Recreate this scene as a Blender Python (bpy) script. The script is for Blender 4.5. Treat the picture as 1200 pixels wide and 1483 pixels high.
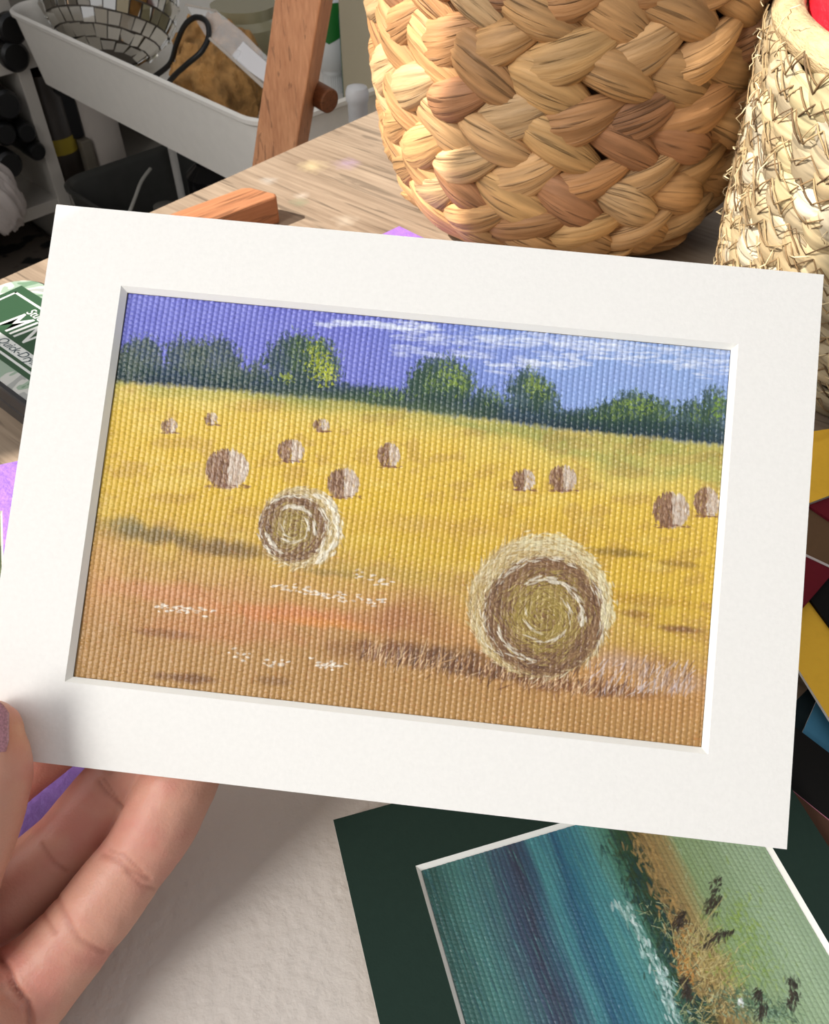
import bpy, math, random
import numpy as np
from mathutils import Vector, Matrix
for o in list(bpy.data.objects): bpy.data.objects.remove(o)
random.seed(7); RNG = np.random.default_rng(7)
SC = bpy.context.scene; COL = SC.collection
rad = math.radians

# ------------------------------------------------------------------ camera, world, sun, exposure
H = .225; PITCH = 46.; FPX = 1200.
cam = bpy.data.cameras.new('camera'); camo = bpy.data.objects.new('camera', cam); COL.objects.link(camo)
camo.location = (0, 0, H); camo.rotation_euler = (rad(90-PITCH), 0, 0)
cam.sensor_fit = 'HORIZONTAL'; cam.sensor_width = 36; cam.lens = 36; cam.clip_start = .01
cam.dof.use_dof = True; cam.dof.focus_distance = .21; cam.dof.aperture_fstop = 70
SC.camera = camo
w = bpy.data.worlds.new('world'); SC.world = w; w.use_nodes = True
bg = w.node_tree.nodes['Background']; bg.inputs[0].default_value = (.93, .94, .98, 1); bg.inputs[1].default_value = .48
SUN = Vector((-.65, -.27, .71)).normalized()
sun = bpy.data.lights.new('sun', 'SUN'); sun.energy = 9; sun.angle = rad(.53); sun.color = (1, .95, .88)
so = bpy.data.objects.new('sun', sun); COL.objects.link(so); so.rotation_euler = SUN.to_track_quat('Z', 'Y').to_euler()
ar = bpy.data.lights.new('window_daylight', 'AREA'); ar.energy = 16.6; ar.shape = 'RECTANGLE'; ar.size = .75; ar.size_y = .46; ar.color = (1, .988, .965)
ao = bpy.data.objects.new('window_daylight', ar); COL.objects.link(ao); ao.location = (-.775, -.44, .80); ao.rotation_euler = (0, rad(-90), 0)      # soft window light from the left, lamp set before the added window_2
a2 = bpy.data.lights.new('window_sky_fill', 'AREA'); a2.energy = 5; a2.shape = 'RECTANGLE'; a2.size = 1.4; a2.size_y = .42; a2.color = (.93, .96, 1)
a2o = bpy.data.objects.new('window_sky_fill', a2); COL.objects.link(a2o); a2o.location = (-.87, .085, .82); a2o.rotation_euler = (0, rad(-90), 0)      # area lamp for sky through window_1, added to lift the trolley
SC.view_settings.view_transform = 'Standard'; SC.view_settings.look = 'None'; SC.view_settings.exposure = 0; SC.view_settings.gamma = 1
SC.view_settings.use_curve_mapping = False

# ------------------------------------------------------------------ helpers
P_ = rad(PITCH); CAMM = Matrix(((1, 0, 0, 0), (0, math.sin(P_), -math.cos(P_), 0), (0, math.cos(P_), math.sin(P_), H), (0, 0, 0, 1)))
CAMP = Vector((0, 0, H))
def ray(px, py): return (CAMM.to_3x3() @ Vector(((px-600)/FPX, (741.5-py)/FPX, -1)))
def onz(px, py, z=0.):
    r = ray(px, py); return CAMP + r*((z-H)/r.z)
def atd(px, py, d): return CAMP + ray(px, py)*d
def onplane(px, py, p0, n):
    r = ray(px, py); return CAMP + r*((p0-CAMP).dot(n)/r.dot(n))
def lin(c):
    c = [x/255. for x in c]; return tuple(x/12.92 if x <= .04045 else ((x+.055)/1.055)**2.4 for x in c)
def tag(o, label=None, cat=None, group=None, kind=None):
    if label: o['label'] = label
    if cat: o['category'] = cat
    if group: o['group'] = group
    if kind: o['kind'] = kind
    return o
def empty(name, loc=(0, 0, 0), rz=0, label=None, cat=None, group=None):
    o = bpy.data.objects.new(name, None); COL.objects.link(o); o.location = loc; o.rotation_euler = (0, 0, rz); o.empty_display_size = .01
    return tag(o, label, cat, group)
def link(name, me, parent=None, mats=()):
    o = bpy.data.objects.new(name, me); COL.objects.link(o)
    for m in mats: me.materials.append(m)
    if parent: o.parent = parent
    return o
class MB:
    def __init__(s): s.v = []; s.f = []; s.m = []; s.c = []
    def add(s, v, f, mi=0, c=None):
        n = len(s.v); s.v += [tuple(p) for p in v]; s.f += [tuple(i+n for i in q) for q in f]
        s.m += [mi]*len(f); s.c += [c or (1, 1, 1)]*len(v); return s
    def box(s, lo, hi, mi=0, M=None, c=None):
        v = [Vector((x, y, z)) for x in (lo[0], hi[0]) for y in (lo[1], hi[1]) for z in (lo[2], hi[2])]
        if M: v = [M @ p for p in v]
        return s.add(v, [(0, 1, 3, 2), (4, 6, 7, 5), (0, 4, 5, 1), (2, 3, 7, 6), (0, 2, 6, 4), (1, 5, 7, 3)], mi, c)
    def lathe(s, prof, n=32, M=None, mi=0, cap=True, c=None):
        v = []; f = []
        for r, z in prof:
            for i in range(n):
                a = 2*math.pi*i/n; p = Vector((r*math.cos(a), r*math.sin(a), z)); v.append(M @ p if M else p)
        for k in range(len(prof)-1):
            for i in range(n): f.append((k*n+i, k*n+(i+1) % n, (k+1)*n+(i+1) % n, (k+1)*n+i))
        if cap: f.append(tuple(range(n-1, -1, -1))); f.append(tuple((len(prof)-1)*n+i for i in range(n)))
        return s.add(v, f, mi, c)
    def tube(s, pts, r, n=8, mi=0, c=None):
        pts = [Vector(p) for p in pts]; rs = r if hasattr(r, '__len__') else [r]*len(pts); v = []; f = []; up = None
        for i, p in enumerate(pts):
            t = (pts[min(i+1, len(pts)-1)]-pts[max(i-1, 0)]).normalized()
            if up is None: up = t.orthogonal().normalized()
            up = (up-t*up.dot(t)).normalized(); b = t.cross(up)
            for k in range(n):
                a = 2*math.pi*k/n; v.append(p+(up*math.cos(a)+b*math.sin(a))*rs[i])
        for k in range(len(pts)-1):
            for i in range(n): f.append((k*n+i, k*n+(i+1) % n, (k+1)*n+(i+1) % n, (k+1)*n+i))
        f.append(tuple(range(n-1, -1, -1))); f.append(tuple((len(pts)-1)*n+i for i in range(n)))
        return s.add(v, f, mi, c)
    def prism(s, poly, z0, z1, mi=0, M=None, c=None):
        n = len(poly); v = [Vector((x, y, z0)) for x, y in poly]+[Vector((x, y, z1)) for x, y in poly]
        if M: v = [M @ p for p in v]
        return s.add(v, [tuple(range(n-1, -1, -1)), tuple(range(n, 2*n))]+[(i, (i+1) % n, n+(i+1) % n, n+i) for i in range(n)], mi, c)
    def build(s, name, mats, parent=None, smooth=False, bevel=0, seg=2):
        me = bpy.data.meshes.new(name); me.from_pydata(s.v, [], s.f)
        if any(m for m in s.m): me.polygons.foreach_set('material_index', s.m)
        if any(c != (1, 1, 1) for c in s.c):
            a = me.color_attributes.new('Col', 'FLOAT_COLOR', 'POINT'); arr = np.ones((len(s.c), 4), np.float32); arr[:, :3] = s.c; a.data.foreach_set('color', arr.ravel())
        o = link(name, me, parent, mats if isinstance(mats, (list, tuple)) else [mats])
        if smooth: me.polygons.foreach_set('use_smooth', [True]*len(me.polygons))
        if smooth == 'auto':
            md = o.modifiers.new('split', 'EDGE_SPLIT'); md.split_angle = rad(38)
        if bevel:
            md = o.modifiers.new('bevel', 'BEVEL'); md.width = bevel; md.segments = seg; md.limit_method = 'ANGLE'; md.angle_limit = rad(40)
        return o
def grid_mesh(name, V, cols, mats, parent=None, closed=False):
    """V: (ny, nx, 3) array of points; cols: (ny, nx, 3) linear colours"""
    ny, nx = V.shape[:2]; me = bpy.data.meshes.new(name)
    idx = np.arange(ny*nx).reshape(ny, nx)
    q = np.stack([idx[:-1, :-1], idx[1:, :-1], idx[1:, 1:], idx[:-1, 1:]], -1).reshape(-1, 4)
    me.vertices.add(ny*nx); me.vertices.foreach_set('co', V.reshape(-1).astype(np.float32))
    me.loops.add(len(q)*4); me.loops.foreach_set('vertex_index', q.reshape(-1).astype(np.int32))
    me.polygons.add(len(q)); me.polygons.foreach_set('loop_start', (np.arange(len(q))*4).astype(np.int32))
    me.polygons.foreach_set('use_smooth', np.ones(len(q), bool))
    me.update(calc_edges=True)
    if cols is not None:
        a = me.color_attributes.new('Col', 'FLOAT_COLOR', 'POINT'); arr = np.ones((ny*nx, 4), np.float32); arr[:, :3] = cols.reshape(-1, 3); a.data.foreach_set('color', arr.ravel())
    return link(name, me, parent, [mats])
def rrect(x0, y0, x1, y1, r, n=6):
    out = []
    for cx, cy, a0 in ((x1-r, y0+r, -90), (x1-r, y1-r, 0), (x0+r, y1-r, 90), (x0+r, y0+r, 180)):
        for k in range(n+1):
            a = rad(a0+90*k/n); out.append((cx+r*math.cos(a), cy+r*math.sin(a)))
    return out

# ------------------------------------------------------------------ materials
MATS = {}
def mat(name, col=(200, 200, 200), rough=.6, metal=0, spec=.5, vcol=False, noise=None, bump=None, trans=0, sss=0, alpha=1, coat=0, mul=1.):
    """noise=(scale, amount[, stretch xyz]); bump=(scale, distance[, stretch])"""
    if name in MATS: return MATS[name]
    m = bpy.data.materials.new(name); m.use_nodes = True; nt = m.node_tree; N = nt.nodes; L = nt.links
    b = N['Principled BSDF']; c = lin(col); c = tuple(x*mul for x in c)
    b.inputs['Base Color'].default_value = (*c, 1); b.inputs['Roughness'].default_value = rough; b.inputs['Metallic'].default_value = metal
    b.inputs['Specular IOR Level'].default_value = spec; b.inputs['Transmission Weight'].default_value = trans; b.inputs['Alpha'].default_value = alpha
    b.inputs['Coat Weight'].default_value = coat
    if sss: b.inputs['Subsurface Weight'].default_value = sss; b.inputs['Subsurface Radius'].default_value = (.004, .0015, .0008); b.inputs['Subsurface Scale'].default_value = 1
    tc = N.new('ShaderNodeTexCoord')
    def tex(scale, st=None, detail=4):
        mp = N.new('ShaderNodeMapping'); L.new(tc.outputs['Object'], mp.inputs[0])
        if st: mp.inputs['Scale'].default_value = st
        t = N.new('ShaderNodeTexNoise'); t.inputs['Scale'].default_value = scale; t.inputs['Detail'].default_value = detail; L.new(mp.outputs[0], t.inputs[0]); return t
    src = None
    if vcol:
        a = N.new('ShaderNodeAttribute'); a.attribute_name = 'Col'; src = a.outputs['Color']
        if mul != 1 or col != (200, 200, 200):
            mx = N.new('ShaderNodeMix'); mx.data_type = 'RGBA'; mx.blend_type = 'MULTIPLY'; mx.inputs[0].default_value = 1; L.new(src, mx.inputs[6]); mx.inputs[7].default_value = (*c, 1); src = mx.outputs[2]
    if noise:
        t = tex(noise[0], noise[2] if len(noise) > 2 else None)
        mr = N.new('ShaderNodeMapRange'); mr.inputs[1].default_value = .3; mr.inputs[2].default_value = .7; mr.inputs[3].default_value = 1-noise[1]; mr.inputs[4].default_value = 1+noise[1]; L.new(t.outputs[0], mr.inputs[0])
        vm = N.new('ShaderNodeVectorMath'); vm.operation = 'SCALE'; L.new(mr.outputs[0], vm.inputs[3])
        if src: L.new(src, vm.inputs[0])
        else: vm.inputs[0].default_value = c
        src = vm.outputs[0]
    if src: L.new(src, b.inputs['Base Color'])
    if bump:
        t = tex(bump[0], bump[2] if len(bump) > 2 else None, 6); bp = N.new('ShaderNodeBump'); bp.inputs['Distance'].default_value = bump[1]; bp.inputs['Strength'].default_value = 1
        L.new(t.outputs[0], bp.inputs['Height']); L.new(bp.outputs[0], b.inputs['Normal'])
    MATS[name] = m; return m
def wood_mat(name, dark, light, axis_deg, scale=1., spots=False, rough=.5, vert=False):
    m = bpy.data.materials.new(name); m.use_nodes = True; nt = m.node_tree; N = nt.nodes; L = nt.links; b = N['Principled BSDF']; b.inputs['Roughness'].default_value = rough; b.inputs['Specular IOR Level'].default_value = .35
    tc = N.new('ShaderNodeTexCoord'); rot = N.new('ShaderNodeMapping'); rot.inputs['Rotation'].default_value = (0, rad(90), 0) if vert else (0, 0, rad(-axis_deg)); L.new(tc.outputs['Object'], rot.inputs[0])
    def nz(st, sc, det=5, dist=0):
        mp = N.new('ShaderNodeMapping'); mp.inputs['Scale'].default_value = st; L.new(rot.outputs[0], mp.inputs[0]); t = N.new('ShaderNodeTexNoise'); t.inputs['Scale'].default_value = sc; t.inputs['Detail'].default_value = det; t.inputs['Distortion'].default_value = dist; L.new(mp.outputs[0], t.inputs[0]); return t.outputs[0]
    big = nz((1, 5, 5), 9*scale, 4, .6); fine = nz((1, 22, 22), 16*scale, 6, .3); crack = nz((1, 14, 14), 11*scale, 3, 1.2)
    r = N.new('ShaderNodeValToRGB'); r.color_ramp.elements[0].position = .3; r.color_ramp.elements[1].position = .7; r.color_ramp.elements[0].color = (*lin(dark), 1); r.color_ramp.elements[1].color = (*lin(light), 1)
    ad = N.new('ShaderNodeMath'); ad.operation = 'MULTIPLY_ADD'; L.new(fine, ad.inputs[0]); ad.inputs[1].default_value = .55; mu = N.new('ShaderNodeMath'); mu.operation = 'MULTIPLY'; L.new(big, mu.inputs[0]); mu.inputs[1].default_value = .45; L.new(mu.outputs[0], ad.inputs[2]); L.new(ad.outputs[0], r.inputs[0])
    src = r.outputs[0]
    cr = N.new('ShaderNodeMapRange'); cr.inputs[1].default_value = .34; cr.inputs[2].default_value = .40; cr.inputs[3].default_value = .6; cr.inputs[4].default_value = 1; L.new(crack, cr.inputs[0])
    vm = N.new('ShaderNodeVectorMath'); vm.operation = 'SCALE'; L.new(src, vm.inputs[0]); L.new(cr.outputs[0], vm.inputs[3]); src = vm.outputs[0]
    if spots:
        for (px, py, rr, col) in spots:
            p = onz(px, py); d = N.new('ShaderNodeVectorMath'); d.operation = 'DISTANCE'; L.new(tc.outputs['Object'], d.inputs[0]); d.inputs[1].default_value = (p.x, p.y, 0)
            nn = N.new('ShaderNodeTexNoise'); nn.inputs['Scale'].default_value = 160; nn.inputs['Detail'].default_value = 5; L.new(tc.outputs['Object'], nn.inputs[0])
            mm = N.new('ShaderNodeMath'); mm.operation = 'MULTIPLY_ADD'; L.new(nn.outputs[0], mm.inputs[0]); mm.inputs[1].default_value = rr*1.6; L.new(d.outputs['Value'], mm.inputs[2])
            mr = N.new('ShaderNodeMapRange'); mr.inputs[1].default_value = rr*1.9; mr.inputs[2].default_value = rr*.8; mr.inputs[3].default_value = 0; mr.inputs[4].default_value = .42; L.new(mm.outputs[0], mr.inputs[0])
            mx = N.new('ShaderNodeMix'); mx.data_type = 'RGBA'; L.new(mr.outputs[0], mx.inputs[0]); L.new(src, mx.inputs[6]); mx.inputs[7].default_value = (*lin(col), 1); src = mx.outputs[2]
    L.new(src, b.inputs['Base Color'])
    bp = N.new('ShaderNodeBump'); bp.inputs['Distance'].default_value = .0004; L.new(ad.outputs[0], bp.inputs['Height']); L.new(bp.outputs[0], b.inputs['Normal'])
    return m
CARD = mat('cream_mount_card', (240, 237, 231), .85, spec=.2, noise=(900, .015), bump=(1400, .00006))
CORE = mat('white_card_core', (250, 248, 240), .8, spec=.2)
BACKC = mat('grey_backing_card', (196, 184, 160), .85, spec=.2)
SKIN = None

# ------------------------------------------------------------------ setting: desk, floor, walls, window
e1a = 50.6; E1 = Vector((math.cos(rad(e1a)), math.sin(rad(e1a)), 0)); E2 = Vector((E1.y, -E1.x, 0))
p1 = onz(0, 405); p2 = onz(1001, 257); CORN = p1+E1*((p2-p1).dot(E1))
spots = [(503, 237, .009, (165, 140, 175)), (452, 241, .010, (214, 196, 150)), (433, 293, .006, (110, 130, 100)), (437, 283, .005, (200, 188, 174)), (500, 320, .008, (190, 178, 160)), (388, 262, .006, (180, 176, 168)), (1196, 655, .005, (90, 140, 150))]
DESKM = wood_mat('oak_desk_laminate', (112, 95, 78), (164, 145, 124), e1a-90, 1.0, spots, .5)
m = MB(); q = [CORN, CORN+E2*1.3, CORN+E2*1.3-E1*.95, CORN-E1*.95]; m.prism([(p.x, p.y) for p in q][::-1], -.022, 0)
desk = empty('desk', (0, 0, 0), 0, 'wooden desk with pale oak grain and faint paint stains carrying the mounts and baskets', 'desk')
m.build('desktop', DESKM, desk)
for a_, b_ in ((.08, .06), (1.2, .06), (.08, .85), (1.2, .85)):
    c_ = CORN+E2*a_-E1*b_; mm = MB(); mm.box((c_.x-.025, c_.y-.025, -.72), (c_.x+.025, c_.y+.025, -.022)); mm.build('leg', mat('desk_leg_white', (225, 222, 215), .5), desk, bevel=.003)
FLOORM = wood_mat('grey_floor_boards', (92, 84, 76), (128, 118, 106), 20, .4)
m = MB(); m.box((-1.2, -1.2, -.74), (2.2, 3.0, -.72)); tag(m.build('floor', FLOORM), kind='structure')
WALLM = mat('pale_wall_paint', (205, 200, 192), .9, noise=(6, .02))
m = MB(); m.box((-1.2, 2.9, -.72), (2.2, 3.0, 2.2)); tag(m.build('wall_back', WALLM), kind='structure')
WY0, WY1, WZ0, WZ1 = -.15, .32, .10, 1.55; VY0, VY1 = -.72, -.19
m = MB(); m.box((-.9, -1.2, -.72), (-.8, VY0, 2.2)); m.box((-1.2, .86, -.72), (-.8, .92, 2.2)); m.box((-1.2, .92, -.72), (-1.12, 2.9, 2.2)); m.box((-.9, VY1, -.72), (-.8, WY0, 2.2)); m.box((-.9, WY1, -.72), (-.8, .86, 2.2))
for q0, q1 in ((VY0, VY1), (WY0, WY1)): m.box((-.9, q0, -.72), (-.8, q1, WZ0)); m.box((-.9, q0, WZ1), (-.8, q1, 2.2))
tag(m.build('wall_left', WALLM), kind='structure')
SHADE_MULL = (-.016, .036)  # unseen bar, placed so its shadow strip falls on the braided basket
def wframe(q0, q1, bars):
    m = MB(); m.box((-.85, q0, WZ0), (-.8, q0+.02, WZ1)); m.box((-.85, q1-.02, WZ0), (-.8, q1, WZ1)); m.box((-.85, q0, WZ0), (-.8, q1, WZ0+.04)); m.box((-.85, q0, WZ1-.04), (-.8, q1, WZ1))
    for b0, b1_ in bars: m.box((-.83, b0, WZ0), (-.8, b1_, WZ1))
    return m
tag(wframe(WY0, WY1, [SHADE_MULL]).build('window_1', mat('white_window_frame', (235, 235, 232), .4)), kind='structure')
tag(wframe(VY0, VY1, []).build('window_2', mat('white_window_frame', (235, 235, 232), .4)), kind='structure')  # unseen second window, added to carry the curtain and its soft lamp
m = MB()
for k in range(40):
    y0 = VY0+(VY1-VY0)*k/40; y1 = VY0+(VY1-VY0)*(k+1)/40; x0 = -.815+.008*math.sin(k*1.3); x1 = -.815+.008*math.sin((k+1)*1.3)
    m.add([(x0, y0, WZ0), (x1, y1, WZ0), (x1, y1, WZ1), (x0, y0, WZ1), (x0-.001, y0, WZ0), (x1-.001, y1, WZ0), (x1-.001, y1, WZ1), (x0-.001, y0, WZ1)], [(0, 1, 2, 3), (7, 6, 5, 4)])
tag(m.build('sun_block_curtain', mat('sun_block_white', (240, 238, 232), .9), None, smooth=True), 'added unseen white curtain blocking sun from the held painting', 'curtain')  # opaque sheet added out of view to keep direct sun off the held card

# ------------------------------------------------------------------ card pose (held mount)
rv = Vector((rad(-5.2), rad(-1.8), rad(-6.0))); CR = Matrix.Rotation(rv.length, 4, rv.normalized())
CM = CAMM @ Matrix.Translation((-.0023, .0001, -.1855)) @ CR          # card frame: x right, y up, z toward the viewer
CN = (CM.to_3x3() @ Vector((0, 0, 1))).normalized()
CMI = CM.inverted()
def CL(px, py, zl): return CMI @ onplane(px, py, CM @ Vector((0, 0, zl)), CN)      # card-local point under a photo pixel

# ------------------------------------------------------------------ canvas painting in numpy
def homog(src, dst):
    A = []
    for (x, y), (u, v) in zip(src, dst): A += [[x, y, 1, 0, 0, 0, -u*x, -u*y, -u], [0, 0, 0, x, y, 1, -v*x, -v*y, -v]]
    return np.linalg.svd(np.array(A, float))[2][-1].reshape(3, 3)
def happ(Hm, x, y):
    w_ = Hm[2, 0]*x+Hm[2, 1]*y+Hm[2, 2]; return (Hm[0, 0]*x+Hm[0, 1]*y+Hm[0, 2])/w_, (Hm[1, 0]*x+Hm[1, 1]*y+Hm[1, 2])/w_
def vnoise(x, y, seed=0):
    r = np.random.default_rng(seed); g = r.random((256, 256)); xi = np.floor(x).astype(int); yi = np.floor(y).astype(int); fx = x-xi; fy = y-yi
    fx = fx*fx*(3-2*fx); fy = fy*fy*(3-2*fy); a = g[yi % 256, xi % 256]; b = g[yi % 256, (xi+1) % 256]; c = g[(yi+1) % 256, xi % 256]; d = g[(yi+1) % 256, (xi+1) % 256]
    return (a*(1-fx)+b*fx)*(1-fy)+(c*(1-fx)+d*fx)*fy
def fbm(x, y, seed=0, o=4): return sum(vnoise(x*2**k, y*2**k, seed+k)*.5**k for k in range(o))/(2-.5**(o-1))
def sst(a, b, x): t = np.clip((x-a)/(b-a), 0, 1); return t*t*(3-2*t)
def L3(c): return np.array(lin(c))
class Canvas:
    """painted canvas: colours and relief on a grid; features are located in the frame of the photograph's own plane of the canvas"""
    def __init__(s, corners, w_mm, h_mm, nx, ny):
        s.w, s.h, s.nx, s.ny = w_mm, h_mm, nx, ny
        U, V = np.meshgrid(np.linspace(0, 1, nx), np.linspace(0, 1, ny)); s.U, s.V = U, V      # V down
        uv = [(0, 0), (1, 0), (1, 1), (0, 1)]; s.fw = homog(uv, corners); s.bw = homog(corners, uv)
        s.X, s.Y = happ(s.fw, U, V); s.C = np.zeros((ny, nx, 3)); s.Z = np.zeros((ny, nx))
        s.Wx = U*w_mm; s.Wy = V*h_mm
    def mix(s, mask, col): s.C += (L3(col)-s.C)*mask[..., None]
    def stroke(s, a, b, wd, col, al=1., hgt=0., wig=0.):
        cx, cy = (a[0]+b[0])/2, (a[1]+b[1])/2; R = math.hypot(a[0]-b[0], a[1]-b[1])/2+wd*1.5+2
        us = [happ(s.bw, cx+dx, cy+dy) for dx in (-R, R) for dy in (-R, R)]
        i0 = max(0, int(min(u[0] for u in us)*s.nx)); i1 = min(s.nx, int(max(u[0] for u in us)*s.nx)+2); j0 = max(0, int(min(u[1] for u in us)*s.ny)); j1 = min(s.ny, int(max(u[1] for u in us)*s.ny)+2)
        if i1 <= i0 or j1 <= j0: return
        X = s.X[j0:j1, i0:i1]; Y = s.Y[j0:j1, i0:i1]; dx, dy = b[0]-a[0], b[1]-a[1]; L2 = dx*dx+dy*dy+1e-6
        t = np.clip(((X-a[0])*dx+(Y-a[1])*dy)/L2, 0, 1); d = np.hypot(X-a[0]-t*dx, Y-a[1]-t*dy)
        wl = wd*(.35+.65*np.sin(np.pi*np.clip(t*.9+.05, 0, 1))); mk = np.clip(1-(d/wl)**2, 0, 1)*al
        s.C[j0:j1, i0:i1] += (L3(col)-s.C[j0:j1, i0:i1])*mk[..., None]; s.Z[j0:j1, i0:i1] = np.maximum(s.Z[j0:j1, i0:i1]*(1-.0*mk), 0)+mk*hgt
    def weave(s, px=1.30, py=1.12, amp=.13, tilt=0.):
        x = s.Wx/px+.15*np.sin(s.Wy*.13)+.10*(fbm(s.Wx*.15, s.Wy*.15, 31)-.5)+s.Wy*tilt; col = np.floor(x); fx = x-col-.5
        y = s.Wy/py+.5*(col % 2)+.35*(vnoise(col*7.3, s.Wy*.25, 5)-.5); fy = np.abs((y % 1)-.5)*2
        rib = np.cos(fx*np.pi)**.8; knot = (1-fy**2); kn = vnoise(col*3.7, np.floor(y)*1.9, 9); cw = vnoise(col*1.7, s.Wy*.05, 12)
        s.weft = rib*(.30+.70*knot*(.45+.8*kn))*(.8+.35*cw); return s.weft*amp
def fs(v): return v.astype(np.float64)

def paint_hay():
    cv = Canvas([(183, 416), (1063, 497), (1014, 1085), (111, 983)], 139.7, 88.9, 1050, 668)
    X, Y = cv.X, cv.Y; r = random.Random(3)
    n1 = fbm(X*.02, Y*.03, 1); n2 = fbm(X*.06, Y*.06, 2); n3 = fbm(X*.25, Y*.12, 3); ns = fbm(X*.012, Y*.06, 4)
    # sky
    sx = sst(180, 1060, X); cv.C[:] = L3((112, 116, 204)); cv.mix(sst(430, 900, X)*.85, (134, 164, 222)); cv.mix(sst(.35, .75, n1)*.3, (136, 140, 216)); cv.mix(sst(600, 1000, X)*.6, (160, 186, 228))
    for (x0, x1, y0, y1, t_, a_) in ((450, 620, 458, 464, 7, .7), (560, 900, 478, 486, 16, .45), (700, 830, 522, 512, 12, .75), (840, 1060, 498, 520, 18, .6), (690, 1060, 480, 500, 14, .4), (560, 700, 500, 506, 10, .35)):
        for k in range(int((x1-x0)*.5)):
            t = r.random(); x = x0+t*(x1-x0); y = y0+t*(y1-y0)+r.gauss(0, t_*.45); l = r.uniform(8, 34); cv.stroke((x, y), (x+l, y+l*.07+r.uniform(-2, 2)), r.uniform(1.4, 3.4), (226, 232, 246), a_*r.uniform(.2, .8), r.uniform(.0, .05))
    # treeline
    hz = np.interp(X, [165, 350, 500, 600, 720, 830, 1060], [548, 562, 576, 590, 604, 618, 640])
    tops = [(205, 515, 34, 32), (175, 530, 30, 30), (268, 512, 30, 30), (310, 522, 40, 36), (340, 545, 28, 22), (425, 520, 40, 42), (458, 525, 36, 36), (375, 535, 14, 18), (445, 500, 30, 20), (640, 548, 44, 38), (618, 556, 30, 30), (668, 560, 22, 22), (705, 578, 26, 20), (765, 560, 30, 32), (790, 574, 20, 24), (860, 600, 50, 14), (920, 592, 42, 30), (888, 598, 30, 24), (955, 598, 30, 26), (1008, 600, 28, 26), (1040, 590, 22, 34), (540, 572, 60, 14)]
    edge = (n3-.5)*26+(fbm(X*.35, Y*.35, 8)-.5)*18
    for (x, y, a, b) in tops:
        d = np.hypot((X-x)/a, (Y-y)/b)*min(a, b)+edge-min(a, b); mk = sst(6, -6, d)*(Y < hz+4); cv.mix(mk*.88, (46, 70, 66) if x < 600 else (50, 78, 60))
        cv.Z += mk*.02
    base = sst(-32, -22, Y-hz+edge*.8)*sst(5, -5, Y-hz); cv.mix(base*.9, (26, 58, 58))
    cv.mix(sst(-16, -6, Y-hz+edge*.5)*sst(8, -4, Y-hz)*.6, (16, 44, 50))
    for (x, y, a, b) in tops:
        for k in range(int(a*b*.22)):
            u, v = r.gauss(0, .58), r.gauss(-.18, .55)
            if u*u+v*v > 1.5: continue
            px, py = x+u*a, y+v*b
            right = u > -.1; g = r.random()
            if x < 380: c = (70, 88, 72) if g < .6 else (96, 106, 92)
            else: c = ((116, 140, 62) if g < .5 else (74, 104, 56)) if v < .3 and right else (44, 74, 56)
            l = r.uniform(3, 8); an = r.uniform(-2.4, -.6); cv.stroke((px, py), (px+l*math.cos(an), py+l*math.sin(an)), r.uniform(1, 1.9), c, r.uniform(.3, .75), r.uniform(0, .05))
    for (x, y, a, b, n, c) in ((462, 518, 20, 28, 150, (168, 178, 30)), (478, 534, 12, 14, 60, (182, 190, 44)), (414, 540, 14, 8, 40, (140, 154, 52)), (655, 535, 22, 22, 80, (136, 160, 60)), (776, 552, 18, 20, 70, (136, 158, 66)), (925, 578, 26, 14, 70, (128, 154, 58)), (1043, 578, 8, 18, 40, (120, 154, 50))):
        for k in range(n):
            px, py = x+r.gauss(0, a*.5), y+r.gauss(0, b*.5); l = r.uniform(2, 6); an = r.uniform(0, 3); cv.stroke((px, py), (px+l*math.cos(an), py+l*math.sin(an)), r.uniform(1, 2.2), c, r.uniform(.4, .9), .05)
    # field
    fld = sst(-5, 5, Y-hz+(n3-.5)*8); yy = Y-hz-sst(520, 980, X)*62
    fc = np.zeros_like(cv.C); ramp = [(-10, (186, 178, 90)), (8, (222, 196, 92)), (45, (226, 190, 72)), (120, (224, 184, 60)), (190, (216, 176, 58)), (250, (202, 162, 76)), (310, (202, 152, 88)), (370, (190, 148, 86)), (460, (186, 146, 84))]
    xs = [a for a, _ in ramp]
    for c in range(3): fc[..., c] = np.interp(yy+(n1-.5)*50, xs, [L3(k)[c] for _, k in ramp])
    cv.C += (fc-cv.C)*fld[..., None]
    lf = sst(700, 250, X)
    cv.mix(fld*sst(40, 5, Y-hz)*sst(.3, .7, ns)*.4, (128, 140, 66))
    cv.mix(sst(.52, .7, fbm(X*.03+5, Y*.05, 61))*.35*fld, (176, 132, 70)); cv.mix(sst(.55, .75, fbm(X*.02+1, Y*.05, 63))*.3*fld*sst(260, 180, yy), (232, 206, 110)); cv.mix(sst(250, 340, yy)*.3, (166, 112, 58))
    cv.mix(np.exp(-((Y-588-(X-600)*.1)/14)**2)*sst(330, 450, X)*sst(760, 640, X)*.35, (110, 132, 62))
    # orange/rose and brown areas
    def blob(x, y, a, b, col, al, slope=.09, nz=.5):
        d = np.hypot((X-x)/a, (Y-y-(X-x)*slope)/b)+(n2-.5)*nz*1.4; cv.mix(sst(1.1, .25, d)*al*fld, col)
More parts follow.
